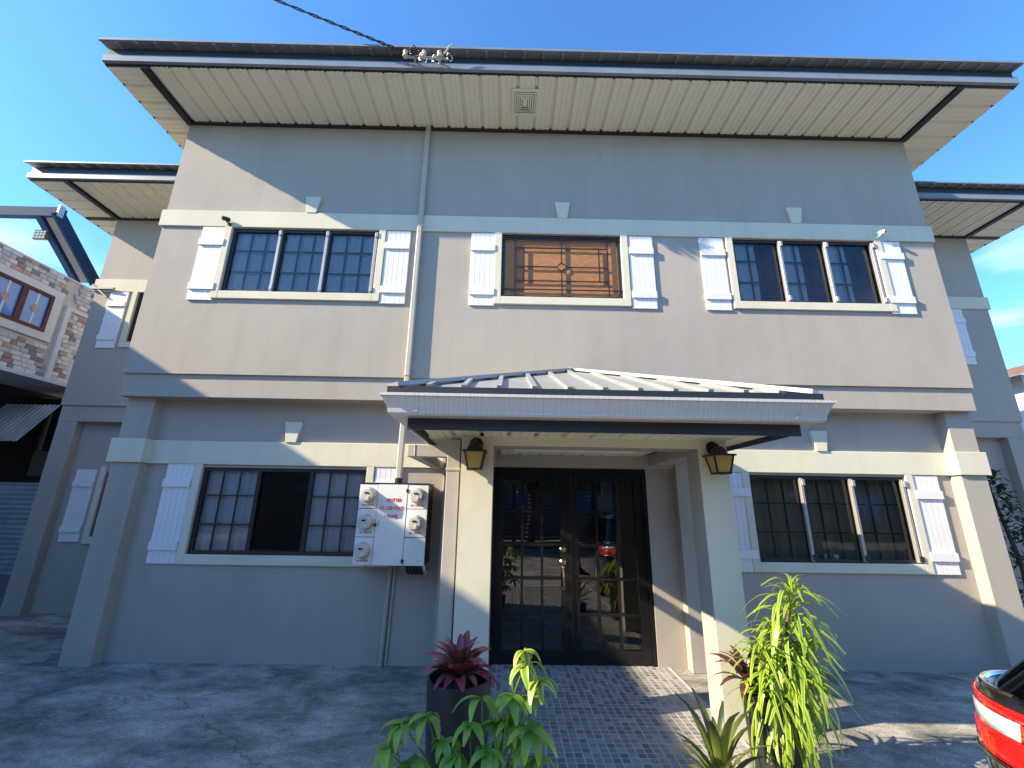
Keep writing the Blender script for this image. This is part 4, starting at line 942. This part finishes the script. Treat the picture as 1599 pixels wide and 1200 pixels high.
# schefflera: palmate leaf clusters on thin stems
ST = thing('schefflera', 'bright green umbrella plant with drooping palmate leaves in front of the cylinder pot', 'plant', (-.22, -2.35, 0))
lf = [leaf_mesh('leaflet', 'leaf_schefflera', .125, .046, .8, 6, .3), leaf_mesh('leaflet', 'leaf_schefflera', .11, .042, 1.0, 6, .3)]
lv = [leaf_mesh('leaflet', 'leaf_schefflera_var', .12, .044, 1.1, 6, .3)]
def px2(u, v, y):   # place by the distances measured off the photograph once, as plain metres
    return u, v
clus = [(.005, .90, .02, 6, .75, 1), (.005, .845, .0, 7, 1.0, 1), (.075, .785, -.02, 7, .95, 1), (-.06, .715, .0, 8, 1.05, 0), (.03, .60, -.05, 8, 1.15, 0), (-.20, .685, .05, 6, 1.1, 0), (-.25, .60, .0, 7, .9, 0),
        (-.57, .60, .0, 8, 1.0, 0), (-.62, .52, -.05, 7, 1.0, 0), (-.50, .47, -.05, 8, 1.05, 0), (-.37, .53, .0, 6, .9, 0), (-.23, .46, -.08, 8, 1.0, 0), (-.09, .43, -.06, 7, 1.0, 0), (-.40, .40, -.10, 8, 1.0, 0), (-.29, .38, -.14, 8, .95, 0), (-.02, .50, .04, 7, 1.0, 0), (-.13, .58, .06, 7, 1.0, 0), (.06, .46, .0, 6, 1.0, 0), (-.30, .26, -.1, 8, 1.1, 0), (-.05, .28, -.1, 8, 1.1, 0), (-.5, .30, -.05, 8, 1.0, 0), (-.46, .62, .03, 7, .9, 0), (-.31, .50, -.04, 8, 1.0, 0), (-.16, .52, -.06, 8, 1.05, 0), (-.06, .60, .03, 7, .95, 0), (.02, .70, .02, 7, .9, 0), (-.55, .40, -.08, 8, 1.1, 0), (-.18, .36, -.16, 8, 1.0, 0), (.05, .38, -.06, 8, 1.05, 0)]
for (x, z, dy, n, sc, var_) in clus:
    c = Vector((x+.22, dy, z)); base = Vector((random.uniform(-.06, .06), random.uniform(-.05, .05), .05))
    MB().tube([base, base.lerp(c, .5)+Vector((random.uniform(-.03, .03), 0, .05)), c], [.008, .006, .003], 6).build('stem', 'trunk' if z < .5 else 'leaf_schefflera', ST, smooth=True)
    a0 = random.random()*6
    for k in range(n):
        a = a0+2*math.pi*k/n+random.uniform(-.2, .2)
        leafobj(ST, random.choice(lv if var_ else lf), tuple(c), a, random.uniform(-.55, .25), sc*random.uniform(.8, 1.15), random.uniform(-.3, .3))
MB().lathe([(.0, 0), (.12, 0), (.15, .16), (.14, .16), (.0, .13)], (0, 0, 0), 20).build('grow_pot', 'pot_black', ST, smooth=True)
GS = thing('garden_stake', 'thin garden stake with a blue glass ball among the umbrella plant leaves', 'ornament', (-.11, -2.46, 0))
MB().tube([(0, 0, 0), (0, 0, .44)], .003, 6).build('rod', 'steel', GS); MB().lathe([(.0, -.018), (.010, -.014), (.016, 0), (.010, .014), (.0, .018)], (0, 0, .458), 12).build('ball', 'blue_glass', GS, smooth=True)

# shrub by the right wing
SB = thing('shrub', 'dark leafy shrub growing against the right wing behind the pilaster', 'shrub', (6.45, 1.05, 0))
MB().tube([(0, 0, 0), (.05, 0, .9), (-.12, 0, 2.1)], [.04, .03, .01], 7).tube([(0, 0, .3), (.25, .05, 1.0), (.35, 0, 1.5)], [.03, .02, .008], 7).build('stem', 'trunk', SB, smooth=True)
pts = []
for k in range(900):
    t = random.random(); z = .1+2.05*t**.85; r_ = .42*(1-t)**.5+.08; a = random.random()*6.28
    pts.append(Vector((-.1*t+math.cos(a)*r_*random.random()**.5, math.sin(a)*r_*.6*random.random()**.5, z)))
leafcloud('crown', 'leaf_shrub', pts, .10, SB)

# ------------------------------------------------------------------ parked car, tail towards the house
CA = thing('parked_car', 'black parked hatchback with a red and clear wrap-round tail lamp', 'car', (2.47, -2.66, 0))
def outline(s, z, off=0.0):
    """plan outline of the body at height z; s runs over the rear corner from the flank (0) to the rear face (1)"""
    pass
def sec(z):
    hw = .80-.05*max(0, (z-.75))*1.2-.06*max(0, .35-z); ry = -.02-.10*max(0, z-.8)*1.2-.05*max(0, .35-z); return hw, ry
def plan(z, off=0.0, n=10):
    hw, ry = sec(z); hw += off; ry += off; fy = -3.95-off; cr = .34+off; pts = []
    for k in range(n+1):
        a = math.pi-(math.pi/2)*k/n; pts.append((-hw+cr+cr*math.cos(a), ry-cr+cr*math.sin(a)))
    for k in range(n+1):
        a = math.pi/2-(math.pi/2)*k/n; pts.append((hw-cr+cr*math.cos(a), ry-cr+cr*math.sin(a)))
    for k in range(n+1):
        a = -(math.pi/2)*k/n; pts.append((hw-cr+cr*math.cos(a), fy+cr+cr*math.sin(a)))
    for k in range(n+1):
        a = -math.pi/2-(math.pi/2)*k/n; pts.append((-hw+cr+cr*math.cos(a), fy+cr+cr*math.sin(a)))
    return pts
def loft(levels):
    b = MB(); n = len(levels[0][0])
    for (pl_, z) in levels: b.v += [(x, y, z) for x, y in pl_]
    for k in range(len(levels)-1):
        for j in range(n): b.f.append((k*n+j, k*n+(j+1) % n, (k+1)*n+(j+1) % n, (k+1)*n+j))
    b.f.append(tuple(reversed(range(n)))); b.f.append(tuple((len(levels)-1)*n+j for j in range(n))); return b
loft([(plan(z), z) for z in (.2, .3, .45, .6, .72, .84, .93, .955)]).build('body', 'car_black', CA, smooth=True)
def cabin(z, inset, rear, front, cr=.25):
    hw = .74-inset; pts = []
    for (cx, cy, a0) in ((-hw+cr, rear-cr, math.pi), (hw-cr, rear-cr, math.pi/2), (hw-cr, front+cr, 0), (-hw+cr, front+cr, -math.pi/2)):
        for k in range(9):
            a = a0-(math.pi/2)*k/8; pts.append((cx+cr*math.cos(a), cy+cr*math.sin(a)))
    return pts
loft([(cabin(.95, .0, -.10, -3.0), .95), (cabin(1.15, .07, -.28, -2.75), 1.15), (cabin(1.36, .15, -.5, -2.3), 1.36)]).build('cabin_glass', 'car_glass', CA, smooth=True)
loft([(cabin(1.36, .14, -.44, -2.3), 1.362), (cabin(1.42, .17, -.52, -2.25), 1.42), (cabin(1.45, .25, -.62, -2.1), 1.45)]).build('roof', 'car_black', CA, smooth=True)
ct = cabin(.96, -.012, -.08, -3.0)
MB().tube([(x, y, .962) for x, y in ct[:20]], .012, 6).build('window_chrome', 'chrome', CA, smooth=True)
def lamp(zs_, k0, k1, off, m, name, n=10):
    b = MB(); cols = len(range(k0, k1+1))
    for i, z in enumerate(zs_):
        pl_ = plan(z, off, n); flank = [( pl_[0][0], pl_[0][1]-.1*q) for q in (3, 2, 1)]; al = flank+pl_
        for k in range(k0, k1+1): b.v.append((al[k][0], al[k][1], z))
    for i in range(len(zs_)-1):
        for k in range(cols-1): b.f.append((i*cols+k, i*cols+k+1, (i+1)*cols+k+1, (i+1)*cols+k))
    o = b.build(name, m, CA, smooth=True); s = o.modifiers.new('thickness', 'SOLIDIFY'); s.thickness = .012; s.offset = 0; return o
lamp([.755, .78, .81, .84], 0, 13, .006, 'tail_red', 'tail_lamp')
lamp([.845, .87, .90], 3, 10, .006, 'tail_clear', 'tail_lamp_clear')
lamp([.845, .87, .90], 0, 3, .006, 'tail_red', 'tail_lamp')
lamp([.905, .925, .935], 0, 11, .006, 'tail_red', 'tail_lamp')
lamp([.735, .748], 0, 14, .010, 'chrome', 'lamp_edge_highlight')  # bright strip stands in for the gloss highlight on the body edge
for x in (-.74, .74):
    for y in (-.75, -3.2):
        wh = MB().tube([(x-.09*(1 if x > 0 else -1), y, .3), (x+.07*(1 if x > 0 else -1), y, .3)], .3, 28).build('wheel', 'car_rubber', CA, smooth=True)
        s = 1 if x > 0 else -1; MB().tube([(x+.065*s, y, .3), (x+.078*s, y, .3)], [.2, .17], 20).build('rim', 'steel', wh)

# cups on the inside sill of the tan-curtained window
for (x, lab) in ((3.50, 'pale cup on the window sill nearer the porch in front of the tan curtain'), (3.60, 'pale cup on the window sill farther from the porch in front of the tan curtain')):
    t_ = thing('cup', lab, 'cup', (x, LY+.098, 1.034), 'cups on the window sill')
    MB().lathe([(.0, .0), (.03, .0), (.038, .08), (.034, .08), (.027, .01), (.0, .01)], (0, 0, 0), 16).build('bowl', 'white_paint', t_, smooth=True)

if 'cycles' in scene.render.engine.lower() or True:
    try: scene.cycles.max_bounces = 8; scene.cycles.transparent_max_bounces = 16
    except Exception: pass
